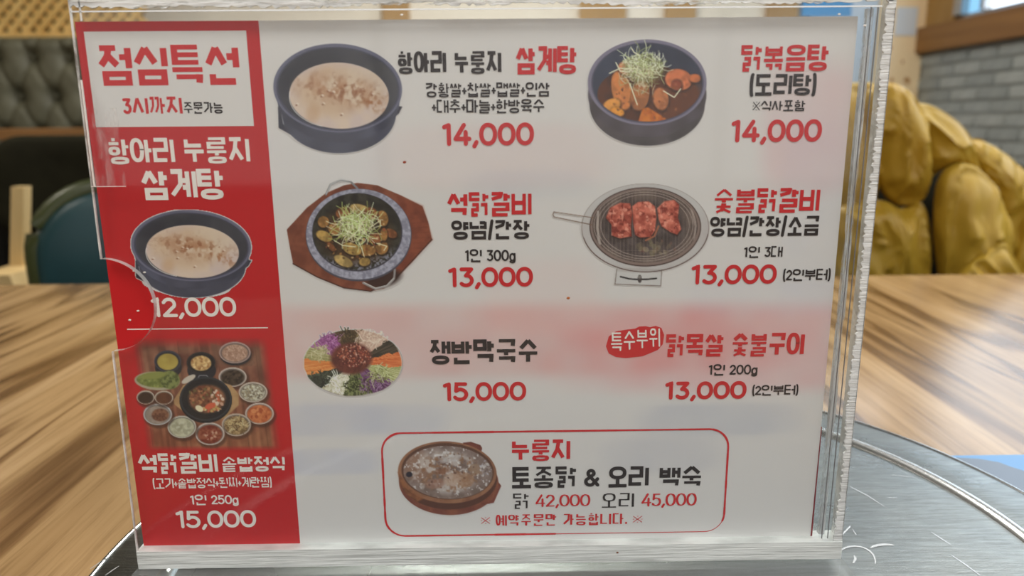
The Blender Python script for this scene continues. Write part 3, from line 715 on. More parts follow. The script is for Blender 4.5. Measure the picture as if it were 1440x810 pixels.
def jamo(c, x0, y0, x1, y1, slant=False):
    """strokes of one letter in a box of stroke centre lines: list of (points, closed)"""
    if c in DOUBLE:
        g_ = (x1-x0)*.13; m_ = (x0+x1)/2
        return jamo(DOUBLE[c][0], x0, y0, m_-g_, y1, slant) + jamo(DOUBLE[c][1], m_+g_, y0, x1, y1, slant)
    S = {'ㄱ': [([(0, 1), (1, 1), (.92, .45), (0, 0)] if slant else [(0, 1), (1, 1), (.97, 0)], 0)],
         'ㄴ': [([(0, 1), (0, 0), (1, 0)], 0)], 'ㄷ': [([(1, 1), (0, 1), (0, 0), (1, 0)], 0)],
         'ㄹ': [([(0, 1), (1, 1), (1, .5), (0, .5), (0, 0), (1, 0)], 0)], 'ㅁ': [([(0, 0), (1, 0), (1, 1), (0, 1)], 1)],
         'ㅂ': [([(0, 1.0), (0, 0), (1, 0), (1, 1.0)], 0), ([(0, .52), (1, .52)], 0)],
         'ㅅ': [([(0, 0), (.5, 1)], 0), ([(.5, 1), (1, 0)], 0)],
         'ㅈ': [([(0, 1), (1, 1)], 0), ([(.55, .95), (.42, .5), (0, 0)], 0), ([(.45, .58), (1, 0)], 0)],
         'ㅊ': [([(.32, 1), (.68, 1)], 0), ([(0, .72), (1, .72)], 0), ([(.52, .7), (.40, .35), (0, 0)], 0), ([(.45, .42), (1, 0)], 0)],
         'ㅋ': [([(0, 1), (1, 1), (.92, .45), (0, 0)], 0), ([(0, .55), (.9, .55)], 0)],
         'ㅌ': [([(1, 1), (0, 1), (0, 0), (1, 0)], 0), ([(0, .5), (1, .5)], 0)],
         'ㅍ': [([(0, 1), (1, 1)], 0), ([(0, 0), (1, 0)], 0), ([(.28, 1), (.28, 0)], 0), ([(.72, 1), (.72, 0)], 0)]}
    f = lambda p: (x0+(x1-x0)*p[0], y0+(y1-y0)*p[1])
    if c == 'ㅇ': return [(ring((x0+x1)/2, (y0+y1)/2, (x1-x0)/2, (y1-y0)/2), 1)]
    if c == 'ㅎ':
        h_ = y1-y0
        return [([f((.32, 1)), f((.68, 1))], 0), ([f((0, .72)), f((1, .72))], 0), (ring((x0+x1)/2, y0+h_*.20, (x1-x0)*.40, h_*.21), 1)]
    return [([f(p) for p in pts], cl) for pts, cl in S[c]]
LV = {'ㄱ': 2, 'ㄲ': 2, 'ㄴ': 2, 'ㄷ': 2, 'ㄹ': 3, 'ㅁ': 2, 'ㅂ': 2.5, 'ㅅ': 2.5, 'ㅆ': 2.5, 'ㅇ': 2.3, 'ㅈ': 2.9, 'ㅉ': 2.9, 'ㅊ': 3.6, 'ㅋ': 3, 'ㅌ': 3, 'ㅍ': 2.2, 'ㅎ': 4.0, 'ㄺ': 2.9}
LF = {'ㄱ': 1.8, 'ㄲ': 1.9, 'ㄴ': 1.7, 'ㅅ': 2, 'ㅇ': 2.0, 'ㅂ': 2.3, 'ㅊ': 3, 'ㅌ': 2.9}
def syllable(ch, w_, h_, t):
    """strokes of a Hangul syllable in a w_ x h_ cell; the rows share the height by how many level strokes they stack"""
    k = ord(ch)-0xAC00; c, v, f = CHO[k//588], JUNG[k % 588//28], JONG[k % 28]
    a = LV[c]; cf = (LF.get(f) or LV[f]) if f else 0; fin = cf-1 if f else 0
    kind = 'up' if v in 'ㅏㅑㅓㅕㅣㅐㅔㅖ' else ('flat' if v in 'ㅗㅜㅡㅠㅛ' else 'mix')
    if kind == 'up':
        if f: tot = a-1+.95+fin
        else: tot = max(a-1, 1.6)*1.18
    elif v in 'ㅗㅛㅘㅚ': tot = a-1+1.15+((.95+fin) if f else .0)
    elif v in 'ㅜㅠㅟ': tot = a-1+.95+((1.4+fin) if f else 1.7)
    else: tot = a-1+.95+((.95+fin) if f else .3)
    e = t/2
    th = min(t, h_/(tot+.6)*.63)
    ey = th/2; p = 1.0/tot
    out = []
    W_ = lambda x: e+(w_-2*e)*x
    H_ = lambda y: ey+(h_-2*ey)*y
    B = lambda x0, y0, x1, y1, c_, sl=False: jamo(c_, W_(x0), H_(y0), W_(x1), H_(y1), sl)
    L2 = lambda *pts: out.append(([(W_(x), H_(y)) for x, y in pts], 0))
    ftop = fin*p
    if kind == 'up':
        lo = 1-(a-1)*p if f else .09
        if f and c in 'ㄱㄴㄷㅅㅈㅁㅂㅇ': lo = max(lo, ftop+.80*p)
        vb = ftop+.62*p if f else 0
        iw = {'ㅏ': .54, 'ㅑ': .54, 'ㅓ': .56, 'ㅕ': .54, 'ㅣ': .64, 'ㅐ': .43, 'ㅔ': .42, 'ㅖ': .42}[v]
        if c in DOUBLE: iw += .05
        if c == 'ㅇ' and v in 'ㅓㅕㅔㅖ': iw -= .08
        out += B(0, lo, iw, 1, c, c in 'ㄱㄲ'); mid = (vb+1)/2+.03
        if v in 'ㅏㅑ': L2((.80, vb), (.80, 1))
        if v == 'ㅏ': L2((.80, mid), (1.06, mid))
        if v == 'ㅑ': L2((.80, mid+.12), (1.06, mid+.12)); L2((.80, mid-.13), (1.06, mid-.13))
        if v in 'ㅓㅕ': L2((.97, vb), (.97, 1))
        if v == 'ㅓ': L2((.66, mid), (.97, mid))
        if v == 'ㅕ': L2((.60, mid+.14), (.97, mid+.14)); L2((.60, mid-.14), (.97, mid-.14))
        if v == 'ㅣ': L2((.97, vb), (.97, 1))
        if v == 'ㅐ': L2((.70, vb+.02), (.70, 1)); L2((1.0, vb), (1.0, 1)); L2((.70, mid), (1.0, mid))
        if v in 'ㅔㅖ':
            L2((.72, vb+.02), (.72, 1)); L2((1.02, vb), (1.02, 1))
            if v == 'ㅔ': L2((.48, mid), (.72, mid))
            else: L2((.48, mid+.12), (.72, mid+.12)); L2((.48, mid-.14), (.72, mid-.14))
        if f: out += B(.12, 0, .92, ftop, f)
    elif kind == 'flat':
        lo = 1-(a-1)*p
        if v in 'ㅗㅛ':
            bar = lo-1.15*p; out += B(.10, lo, .90, 1, c); L2((-.03, bar), (1.03, bar)); L2((.5, bar), (.5, lo))
        elif v in 'ㅜㅠ':
            bar = lo-.95*p; bot = ftop+.55*p if f else 0
            out += B(.09, lo, .91, 1, c); L2((-.03, bar), (1.03, bar))
            for x in ([.5] if v == 'ㅜ' else [.3, .7]): L2((x, bar), (x, bot))
        else:
            bar = lo-.95*p; out += B(.09, lo, .91, 1, c); L2((-.03, bar), (1.03, bar))
        if f: out += B(.09, 0, .91, ftop, f)
    else:
        lo = 1-(a-1)*p; bar = lo-(1.15 if v != 'ㅟ' else .95)*p; vb = ftop+.6*p if f else 0
        out += B(.06, lo, .56, 1, c); L2((-.03, bar), (.68, bar))
        if v == 'ㅟ': L2((.32, bar), (.32, vb))
        else: L2((.32, bar), (.32, lo))
        xb = .84 if v == 'ㅘ' else .97; L2((xb, vb), (xb, 1))
        if v == 'ㅘ': L2((.84, .68), (1.05, .68))
        if f: out += B(.12, 0, .92, ftop, f)
    tv = t*(.72 if (f in DOUBLE or c in DOUBLE) else .88 if (v in 'ㅐㅔㅖㅕㅑㅘㅟㅚ' or c == 'ㅂ' or f == 'ㅂ') else 1)
    return out, tv, th
def arcp(cx, cy, rx, ry, a0, a1, n=12): return [(cx+rx*math.cos(math.radians(a0+(a1-a0)*k/n)), cy+ry*math.sin(math.radians(a0+(a1-a0)*k/n))) for k in range(n+1)]
DW = {'0': .78, '1': .46, '2': .70, '3': .70, '4': .78, '5': .70, ',': .30, '.': .25, ' ': .42, 'g': .66, '(': .30, ')': .30, '/': .42, '+': .50, '&': .92, '※': .92}
def latin(ch, w_, h_, t):
    e = t/2; W_ = lambda x: e+(w_-2*e)*x; H_ = lambda y: e+(h_-2*e)*y
    def L2(pts, cl=0, tt=None): return ([(W_(x), H_(y)) for x, y in pts], cl)
    if ch == '0': return [(ring(w_/2, h_/2, w_/2-e, h_/2-e, 32, 2.15), 1)]
    if ch == '1': return [L2([(.0, .90), (.70, 1.0), (.70, 0)])]
    if ch == '2': return [L2([(.02, .80)]+arcp(.48, .70, .46, .30, 150, -25, 12)+[(.0, .0), (1.0, .0)])]
    if ch == '3': return [L2([(.08, 1), (.95, 1), (.45, .60)]+arcp(.46, .31, .52, .31, 75, -140, 14))]
    if ch == '4': return [L2([(.62, 1), (.0, .26), (1.0, .26)]), L2([(.74, .62), (.74, 0)])]
    if ch == '5': return [L2([(.92, 1), (.14, 1), (.08, .55)]+arcp(.44, .33, .56, .33, 100, -145, 14))]
    if ch == ',': return [L2([(.9, .08), (.1, -.14)])]
    if ch == '.': return [L2([(.4, .0), (.5, .03)])]
    if ch == 'g': return [(ring(w_*.5, h_*.33, w_*.5-e, h_*.34-e/2, 20, 2.1), 1), L2([(1, .66), (1, -.10)]+arcp(.5, -.10, .5, .16, 0, -160, 8))]
    if ch == '(': return [L2([(1, 1.06)]+arcp(1.3, .5, 1.2, .62, 125, 235, 8)+[(1, -.06)])]
    if ch == ')': return [L2([(0, 1.06)]+arcp(-.3, .5, 1.2, .62, 55, -55, 8)+[(0, -.06)])]
    if ch == '/': return [L2([(.0, -.05), (1, 1.05)])]
    if ch == '+': return [L2([(0, .42), (1, .42)]), L2([(.5, .22), (.5, .62)])]
    if ch == '&': return [L2([(1, .0), (.22, .72)]+arcp(.44, .80, .24, .20, 190, -20, 10)+[(.12, .40)]+arcp(.38, .24, .36, .24, 140, 300, 10)+[(.98, .42)])]
    if ch == '※': return [L2([(.05, .05), (.95, .95)]), L2([(.05, .95), (.95, .05)])] + [L2([(x-.02, y), (x+.04, y)]) for x, y in ((.5, .95), (.5, .05), (.05, .5), (.95, .5))]
    return []
def text(s, x0, x1, y0, y1, col, t=.15, y=-.00018, gap=.02, rnd=None, serif=False, hw=1.0, skew=0, name='lettering', slope=0):
    """s fitted in the photo rectangle x0..x1, y0(top)..y1(bottom) of the sheet"""
    ym, xm = (y0+y1)/2, (x0+x1)/2
    X0, X1 = P_(x0, ym)[0], P_(x1, ym)[0]; Z1, Z0 = P_(xm, y0)[1], P_(xm, y1)[1]; H = Z1-Z0
    num = all(ch in '0123456789,. ' for ch in s)
    desc = .13 if num and ',' in s else (.14 if 'g' in s else 0)
    Hc = H/(1+desc); Zb = Z0+H-Hc
    ws = [(DW[ch]*(.78 if not num and ch != '&' else 1) if ch in DW else hw) for ch in s]
    gaps = gap if not num else gap*.9
    tot = sum(ws)+gaps*(len(s)-1); k = (X1-X0)/tot
    pen = Pen(y); T = t*Hc*(1 if num else 1.08); cx = X0
    for ch, w_ in zip(s, ws):
        cw = w_*k
        hang = '가' <= ch <= '힣'
        if ch != ' ':
            hh = Hc if (hang or num or ch in '()/&') else Hc*(.86 if ch not in '+' else .95)
            if ch == '※': hh = Hc*.85
            TT = T*((.85 if serif else .5) if ch == '※' else 1)
            tv, th_ = TT, (TT*.55 if serif else None)
            if hang:
                st_, tv, th_ = syllable(ch, cw, hh, TT)
                if serif: th_ = min(th_, TT*.55)
            else: st_ = latin(ch, cw, hh, TT)
            r_ = rnd if rnd is not None else not hang
            oz = Zb + ((Hc-hh)*.5 if (ch in '+※' or (not hang and not num)) else 0) + slope*(cx-X0)
            for pts, cl in st_:
                pen.line([(cx+p[0]+skew*p[1], oz+p[1]) for p in pts], tv, r_, cl, th_)
        cx += cw+gaps*k; pen.k = 0
    return obj(name, pen.bm, M[col], menu)
R_, D_, W__ = 'red_text', 'dark_text', 'white_text'
LINES = [('점심특선', 138, 338, 63, 120, R_, .155), ('3시까지', 172.5, 257, 136, 162, R_, .15), ('주문가능', 258, 314, 143.5, 160, D_, .13),
 ('항아리 누룽지', 151.5, 352, 193.5, 230.5, W__, .14), ('삼계탕', 199, 316, 237.5, 281, W__, .15),
 ('석닭갈비', 194, 307, 637, 666, W__, .15), ('솥밥정식', 311.5, 401.5, 641.5, 663, W__, .14), ('(고기+솥밥정식+된찌+계란찜)', 215, 382.5, 671.5, 686, W__, .11), ('1인 250g', 268, 335.5, 695, 712, W__, .13),
 ('항아리', 558.5, 628, 72, 104, D_, .15), ('누룽지', 638, 705.5, 72, 104, D_, .15), ('삼계탕', 725, 812, 65, 104.5, R_, .15),
 ('강황쌀+찹쌀+맵쌀+인삼', 598, 773, 116, 136.5, D_, .12), ('+대추+마늘+한방육수', 607, 766, 139.5, 159.5, D_, .12),
 ('닭볶음탕', 1041, 1165.5, 63, 100.5, R_, .145), ('(도리탕)', 1054, 1148, 104, 134.5, D_, .15), ('※식사포함', 1058, 1132, 141, 156.5, D_, .13),
 ('석닭갈비', 628.5, 748.5, 270, 304.5, R_, .15), ('양념/간장', 634.5, 745.5, 309.5, 336.5, D_, .15), ('1인 300g', 654, 725, 350, 371, D_, .13),
 ('숯불닭갈비', 1003, 1153.5, 264.5, 299.5, R_, .15), ('양념/간장/소금', 998, 1152.5, 304, 332, D_, .14), ('1인 3대', 1046, 1100.5, 346, 362.5, D_, .13), ('(2인부터)', 1101, 1168, 378, 395, D_, .13),
 ('쟁반막국수', 603.7, 757.7, 477, 511.5, D_, .15), ('닭목살', 935.6, 1018, 469.5, 501.5, R_, .15), ('숯불구이', 1028, 1131.5, 468, 501, R_, .15), ('1인 200g', 996.5, 1065, 511.5, 530, D_, .13), ('(2인부터)', 1057.7, 1122.6, 541, 556, D_, .13),
 ('누룽지', 718, 802.5, 618, 648, R_, .15), ('토종닭', 718, 811, 656, 686, D_, .15), ('&', 821, 843, 659, 684, D_, .17), ('오리', 854, 913, 655.5, 685, D_, .15), ('백숙', 927, 987.5, 655, 684.5, D_, .15)]
for s, x0, x1, y0, y1, c, t in LINES: text(s, x0, x1, y0, y1, c, t)
for s, x0, x1, y0, y1, c, t in [('12,000', 213.5, 332.5, 418, 449, W__, .17), ('15,000', 248, 360.5, 717.5, 745, W__, .17), ('14,000', 622, 751, 172.5, 209, R_, .19), ('14,000', 1028, 1155.5, 168, 204, R_, .19),
        ('13,000', 630.5, 749.5, 375.5, 407, R_, .19), ('13,000', 972, 1092, 372, 403, R_, .19), ('15,000', 623, 740, 537, 567, R_, .19), ('13,000', 935, 1049.5, 536, 564.5, R_, .20)]:
    text(s, x0, x1, y0, y1, c, t, name='price')
for s, x0, x1, y0, y1, c, t in [('닭', 721, 744, 693, 716, D_, .13), ('오리', 845.5, 892, 692.5, 714, D_, .12), ('※', 675.5, 690, 725.5, 738, R_, .13), ('예약주문만 가능합니다.', 697, 882, 722, 739, R_, .14), ('※', 889, 904, 723.5, 736, R_, .13)]:
    text(s, x0, x1, y0, y1, c, t, serif=True, gap=.12)
for s, x0, x1, y0, y1 in [('42,000', 753, 830, 694.5, 714.5), ('45,000', 902, 979.5, 693, 714)]: text(s, x0, x1, y0, y1, R_, .15, serif=True, name='price')
# red brush blob with handwritten words
pen = Pen(-.00012)
pts = [(852, 487), (856, 473), (866, 466), (880, 463.5), (893, 462), (899, 459), (908, 458.5), (914, 460), (922, 458), (930, 461), (934, 471), (932, 484), (925, 492), (913, 497), (903, 501), (893, 502), (880, 503.5), (866, 502), (856, 497)]
pen.quad([P_(*p) for p in pts]); obj('brush_blot', pen.bm, M[R_], menu)
text('특수부위', 860, 929, 467, 493, W__, .085, y=-.00024, gap=.16, rnd=True, skew=-.05, slope=.10)
# rounded red frame
pen = Pen(-.00012)
fr = [P_(538, 640), P_(1024, 625), P_(541.8, 734), P_(1018, 730)]
fx0 = (fr[0][0]+fr[2][0])/2; fx1 = (fr[1][0]+fr[3][0])/2; fz1 = (P_(700, 608)[1]+P_(950, 603)[1])/2; fz0 = (P_(600, 752.5)[1]+P_(950, 748.5)[1])/2
rr_ = rrect(fx0, fz0, fx1, fz1, .0085, 8); n = len(rr_)
for k in range(n):
    a, b = Vector(rr_[k]), Vector(rr_[(k+1) % n]); m_ = 10 if (b-a).length > .02 else 1
    for q in range(m_):
        p, r2 = a.lerp(b, q/m_), a.lerp(b, (q+1)/m_)
        thin = .35 if (p.x > .03 and p.y < fz0+.004) else 1
        wob = (.85+.3*random.random())*thin*.00085
        if thin < 1 and .048 < p.x < .055: continue
        pen.line([p, r2], wob, True)
obj('red_frame', pen.bm, M[R_], menu)

# ---- printed dish pictures
class Paint:
    def __init__(s, x0, y0, x1, y1, step=.9, bg=(192, 184, 178)):
        s.x = np.arange(x0, x1+step, step); s.y = np.arange(y0, y1+step, step); s.X, s.Y = np.meshgrid(s.x, s.y)
        s.rgb = np.tile(np.array(bg, float), (len(s.y), len(s.x), 1)); s.a = np.zeros(s.X.shape); s.rg = np.random.default_rng(int(x0+y0)); s.sd = int(x0)
    def put(s, m, col):
        m3 = m[..., None]; s.rgb = s.rgb*(1-m3)+np.asarray(col, float)*m3; s.a = np.maximum(s.a, m)
    def emask(s, cx, cy, rx, ry, rot=0, soft=.8):
        c, n_ = math.cos(math.radians(rot)), math.sin(math.radians(rot)); dx, dy = s.X-cx, s.Y-cy
        u = (dx*c+dy*n_)/rx; v = (-dx*n_+dy*c)/ry; d = np.sqrt(u*u+v*v)
        return np.clip((1-d)*min(rx, ry)/soft+.5, 0, 1)
    def pmask(s, pts, soft=.8):
        inside = np.zeros(s.X.shape, bool); dist = np.full(s.X.shape, 1e9); n_ = len(pts)
        for k in range(n_):
            (xa, ya), (xb, yb) = pts[k], pts[(k+1) % n_]
            cond = ((ya > s.Y) != (yb > s.Y)) & (s.X < (xb-xa)*(s.Y-ya)/((yb-ya) or 1e-9)+xa); inside ^= cond
            t = np.clip(((s.X-xa)*(xb-xa)+(s.Y-ya)*(yb-ya))/((xb-xa)**2+(yb-ya)**2+1e-9), 0, 1)
            dist = np.minimum(dist, np.hypot(s.X-xa-t*(xb-xa), s.Y-ya-t*(yb-ya)))
        return np.clip(np.where(inside, dist, -dist)/soft+.5, 0, 1)
    def ell(s, cx, cy, rx, ry, col, rot=0, soft=.8, op=1, tex=None, clip=None):
        m = s.emask(cx, cy, rx, ry, rot, soft)*op
        if clip is not None: m = m*clip
        s.put(m, s.tex(col, *tex) if tex else col)
    def tex(s, col, col2, scale, seed=0):
        n_ = np.clip((fnoise(s.X, s.Y, scale, s.sd+seed)-.32)/.36, 0, 1)[..., None]
        return np.asarray(col, float)*(1-n_)+np.asarray(col2, float)*n_
    def line(s, pts, w_, col, op=1, clip=None):
        xs_, ys_ = [p[0] for p in pts], [p[1] for p in pts]
        i0, i1 = np.searchsorted(s.x, [min(xs_)-w_-2, max(xs_)+w_+2]); j0, j1 = np.searchsorted(s.y, [min(ys_)-w_-2, max(ys_)+w_+2])
        if i1 <= i0 or j1 <= j0: return
        X, Y = s.X[j0:j1, i0:i1], s.Y[j0:j1, i0:i1]; d = np.full(X.shape, 1e9)
        for (xa, ya), (xb, yb) in zip(pts, pts[1:]):
            t = np.clip(((X-xa)*(xb-xa)+(Y-ya)*(yb-ya))/((xb-xa)**2+(yb-ya)**2+1e-9), 0, 1); d = np.minimum(d, np.hypot(X-xa-t*(xb-xa), Y-ya-t*(yb-ya)))
        m = np.clip((w_/2-d)/.8+.5, 0, 1)*op
        if clip is not None: m = m*clip[j0:j1, i0:i1]
        m3 = m[..., None]; s.rgb[j0:j1, i0:i1] = s.rgb[j0:j1, i0:i1]*(1-m3)+np.asarray(col, float)*m3; s.a[j0:j1, i0:i1] = np.maximum(s.a[j0:j1, i0:i1], m)
    def strands(s, cx, cy, rx, ry, n_, ln, cols, w_=.9, radial=False, clip=None):
        for _ in range(n_):
            a = s.rg.uniform(0, 2*PI); r_ = math.sqrt(s.rg.random()); x, y = cx+rx*r_*math.cos(a), cy+ry*r_*math.sin(a)
            b = (math.atan2(y-cy, x-cx)+s.rg.normal(0, .5)) if radial else s.rg.uniform(0, 2*PI); L_ = ln*s.rg.uniform(.5, 1.2); cv = s.rg.normal(0, .7)
            pts_ = [(x, y)]
            for k in range(3): x += L_/3*math.cos(b); y += L_/3*math.sin(b); b += cv/3*2; pts_.append((x, y))
            s.line(pts_, w_, cols[s.rg.integers(len(cols))], .85, clip)
    def blobs(s, cx, cy, rx, ry, n_, r0, r1, cols, clip=None, op=1):
        for _ in range(n_):
            a = s.rg.uniform(0, 2*PI); r_ = math.sqrt(s.rg.random()); r2 = s.rg.uniform(r0, r1)
            s.ell(cx+rx*r_*math.cos(a), cy+ry*r_*math.sin(a), r2, r2*s.rg.uniform(.5, .9), cols[s.rg.integers(len(cols))], s.rg.uniform(0, 180), .9, op, clip=clip)
    def done(s, label, y=-.00018, desat=True):
        XX, ZZ = at_np(s.X, s.Y, 0.0); a = s.a[..., None]
        g_ = s.rgb.mean(-1, keepdims=True); k_ = np.clip(s.a, 0, 1)[..., None] if desat else 0; rgb = np.clip(s.rgb*(1-.16*k_)+g_*.16*k_, 0, 255)*(1-.05*k_)
        return raster('dish_picture', XX, ZZ, np.clip(pr(rgb), 0, .95), y, s.a > .04, menu, label)

def soup(p, fx_, fy_, ks):
    E = lambda cx, cy, rx, ry, col, rot=0, **k: p.ell(fx_(cx), fy_(cy), rx*ks[0], ry*ks[1], col, rot, **k)
    Q = lambda pts: [(fx_(a), fy_(b)) for a, b in pts]
    p.put(p.pmask(Q([(391, 150), (392, 180), (410, 190), (430, 196), (410, 150)])), (52, 50, 62))
    p.put(p.pmask(Q([(396, 160), (398, 174), (401, 176), (399, 162)])), (150, 145, 150))
    p.put(p.pmask(Q([(552, 148), (566, 150), (561, 160), (548, 170)])), (48, 46, 58))
    E(477, 160, 80, 55.5, (58, 57, 70), 0, tex=((70, 69, 84), 30)); E(476, 140, 86, 60, (56, 55, 68), 3, tex=((76, 75, 92), 40))
    E(468, 190, 40, 14, (86, 84, 98), 5, soft=20, op=.35)
    E(475, 124, 90.5, 62.5, (96, 93, 112), 3); E(475.3, 125, 86.5, 58.8, (66, 64, 80), 3); E(475.6, 124.5, 84, 56.5, (52, 50, 58), 3, tex=((72, 69, 72), 40))
    E(440, 105, 40, 30, (40, 38, 46), -30, soft=14, op=.6)
    cl = p.emask(fx_(477), fy_(134.5), 70*ks[0], 46.5*ks[1], 3)
    E(477, 134.5, 70, 46.5, (196, 170, 158), 3, tex=((206, 178, 154), 22))
    E(470, 128, 50, 36, (196, 158, 122), 0, soft=14, op=.7, clip=cl); E(500, 120, 44, 26, (204, 178, 150), 0, soft=10, op=.6, clip=cl)
    n_ = fnoise(p.X, p.Y, 13*ks[0], 77); n2 = fnoise(p.X, p.Y, 6*ks[0], 31)
    band = np.exp(-((p.Y-fy_(126)-(p.X-fx_(475))*.16)/(17*ks[1]))**2)*np.exp(-((p.X-fx_(482))/(52*ks[0]))**2)
    p.put(np.clip((n_-.40)*5, 0, 1)*band*cl*.85, (168, 108, 68)); p.put(np.clip((n2-.56)*8, 0, 1)*band*cl*.8, (140, 78, 44))
    p.put(p.emask(fx_(524), fy_(147), 15*ks[0], 8*ks[1], 30, 8)*np.clip((n2-.35)*4, 0, 1)*.8, (158, 92, 48))
    p.put(p.emask(fx_(440), fy_(160), 9*ks[0], 12*ks[1], 10, 8)*.4, (190, 135, 80))
    for x_, y_ in ((454, 134), (463, 127), (470, 129), (456, 145), (419, 146), (482, 160), (525, 132)):
        E(x_, y_, 2.2, 1.3, (216, 196, 176), 30, op=.7); E(x_-2, y_+2, 1.6, 1.1, (150, 100, 70), 0)
    p.line([(fx_(475+68*math.cos(a)), fy_(135.5+44.5*math.sin(a))) for a in np.linspace(1.9, 3.3, 14)], 1.1, (226, 214, 204), .8)
p = Paint(382, 58, 568, 219); soup(p, lambda x: x, lambda y: y, (1, 1)); p.done('printed picture of a black stone bowl of pale rice soup')
p = Paint(182, 292, 357, 422); soup(p, lambda x: (x-384)*170/182+184, lambda y: (y-60)*125/156+294, (.934, .80)); p.done('printed picture of a stone soup bowl on the red panel')

p = Paint(824, 53, 996, 208)      # braised chicken stew
p.ell(910, 147, 81, 58, (62, 54, 54), 0, tex=((84, 72, 74), 26)); p.ell(910, 133, 83.3, 60, (66, 56, 58), 0, tex=((92, 80, 88), 30))
p.line([(910+62*math.cos(a), 146+50*math.sin(a)) for a in np.linspace(.7, 2.2, 16)], 1.6, (92, 82, 80), .7)
p.ell(910, 116, 83.5, 60.5, (116, 106, 124)); p.ell(910.4, 116.6, 79, 56.8, (74, 70, 88)); p.ell(910.6, 116, 77, 55, (42, 44, 60), 0, tex=((54, 58, 76), 30))
cl = p.emask(910.6, 116, 77, 55)
p.ell(911, 133, 71, 41, (62, 30, 18), 0, clip=cl, tex=((92, 44, 22), 18))
p.ell(955, 143, 38, 24, (112, 56, 30), -25, soft=8, op=.7, clip=cl)
for cx, cy, rx, ry, rot, c in ((874, 127, 14, 28, -12, (176, 98, 42)), (881, 96, 12, 10, 20, (184, 110, 70)), (954, 112, 19, 15, 10, (184, 92, 50)), (977, 110, 8, 6, 0, (170, 84, 40)), (900, 134, 13, 22, 10, (146, 82, 40)),
        (929, 139, 11, 16, -8, (166, 92, 48)), (860, 148, 13, 9, -25, (190, 118, 42)), (868, 157, 10, 6, 20, (200, 120, 30)), (951, 119, 7, 8, 0, (120, 50, 28))):
    p.ell(cx+1, cy+2, rx+1.5, ry+1.5, (48, 24, 16), rot, soft=3, op=.7, clip=cl); p.ell(cx, cy, rx, ry, c, rot, soft=2, clip=cl, tex=(tuple(min(255, v*1.22) for v in c), 7)); p.ell(cx-rx*.25, cy-ry*.3, rx*.45, ry*.4, tuple(min(255, v*1.3) for v in c), rot, soft=4, op=.5, clip=cl)
p.put(p.pmask([(897, 172), (903, 153), (911, 151), (926, 160), (938, 168), (925, 173)], 2)*cl, p.tex((214, 112, 26), (190, 84, 18), 6))
p.blobs(915, 140, 55, 28, 60, .8, 2.2, [(60, 28, 14), (190, 110, 60), (120, 54, 28), (150, 80, 30)], cl, .7)
p.ell(906, 97, 28, 20, (120, 112, 66), 0, soft=8, op=.8)
p.strands(906, 92, 27, 17, 170, 20, [(206, 210, 160), (188, 192, 124), (224, 222, 190), (160, 166, 92), (216, 212, 176), (130, 128, 70)])
p.strands(900, 112, 26, 14, 40, 18, [(206, 190, 150), (170, 160, 100), (190, 170, 130)])
for l in ([(857, 103), (872, 96), (888, 97)], [(866, 88), (872, 100), (884, 101)], [(886, 118), (890, 130), (896, 147)], [(888, 68), (892, 74), (900, 78)], [(933, 128), (948, 137), (957, 125)]): p.line(l, 1.6, (214, 206, 170))
p.done('printed picture of red braised chicken stew topped with green onion')

def PP(pts, ox, oy, k): return [(a/k+ox, b/k+oy) for a, b in pts]
p = Paint(402, 248, 610, 412)     # stone plate chicken on wooden board
p.put(p.pmask(PP([(57, 395), (180, 262), (290, 178), (400, 130), (480, 115), (600, 130), (740, 190), (870, 255), (905, 350), (928, 455), (810, 590), (700, 700), (640, 750), (560, 765), (400, 745), (240, 680), (95, 600), (75, 500)], 390, 230, 4.2625)),
      p.tex((112, 52, 34), (134, 68, 44), 14))
p.put(p.pmask(PP([(720, 190), (870, 255), (928, 455), (700, 700), (760, 400)], 390, 230, 4.2625), 6)*.6, p.tex((140, 60, 34), (118, 46, 28), 9))
for k in range(16): p.line([(578+k*.6, 300+k*7), (606, 296+k*7.5)], .7, (88, 36, 22), .35, clip=p.a)
p.line(PP([(95, 600), (240, 680), (400, 745), (560, 765), (700, 700), (928, 455)], 390, 230, 4.2625), 1.6, (62, 26, 18))
p.line(PP([(292, 185), (320, 125), (380, 98), (440, 108), (482, 150)], 390, 230, 4.2625), 2.8, (120, 116, 116)); p.line(PP([(294, 182), (322, 124), (380, 95), (440, 104)], 390, 230, 4.2625), 1, (196, 190, 186))
p.ell(540, 392, 25, 12, (44, 26, 22), -15, soft=5, op=.8)
p.line(PP([(515, 715), (590, 752), (660, 735), (700, 690), (705, 635)], 390, 230, 4.2625), 2.8, (140, 130, 124)); p.line(PP([(520, 712), (590, 746), (655, 730), (696, 688)], 390, 230, 4.2625), 1, (206, 200, 192))
p.ell(504.5, 330.5, 74.5, 65, (70, 66, 76)); p.ell(504.3, 329.2, 73.5, 63.6, (124, 120, 134), 0, tex=((160, 155, 168), 4))
p.ell(502.5, 326.5, 63.5, 55, (58, 54, 62)); cl = p.emask(502, 325.5, 62.3, 54); p.ell(502, 325.5, 62.3, 54, (38, 34, 28), 0, tex=((58, 52, 42), 10))
n_ = vnoise(p.X, p.Y, 2.2, 8); p.put(cl*np.clip(((p.Y-352)/14+(p.X-500)/120), 0, 1)*np.clip((n_-.35)*5, 0, 1)*.85, (128, 124, 136))
p.ell(500, 330, 50, 40, (78, 50, 26), 0, soft=14, op=.9, clip=cl, tex=((52, 34, 20), 8))
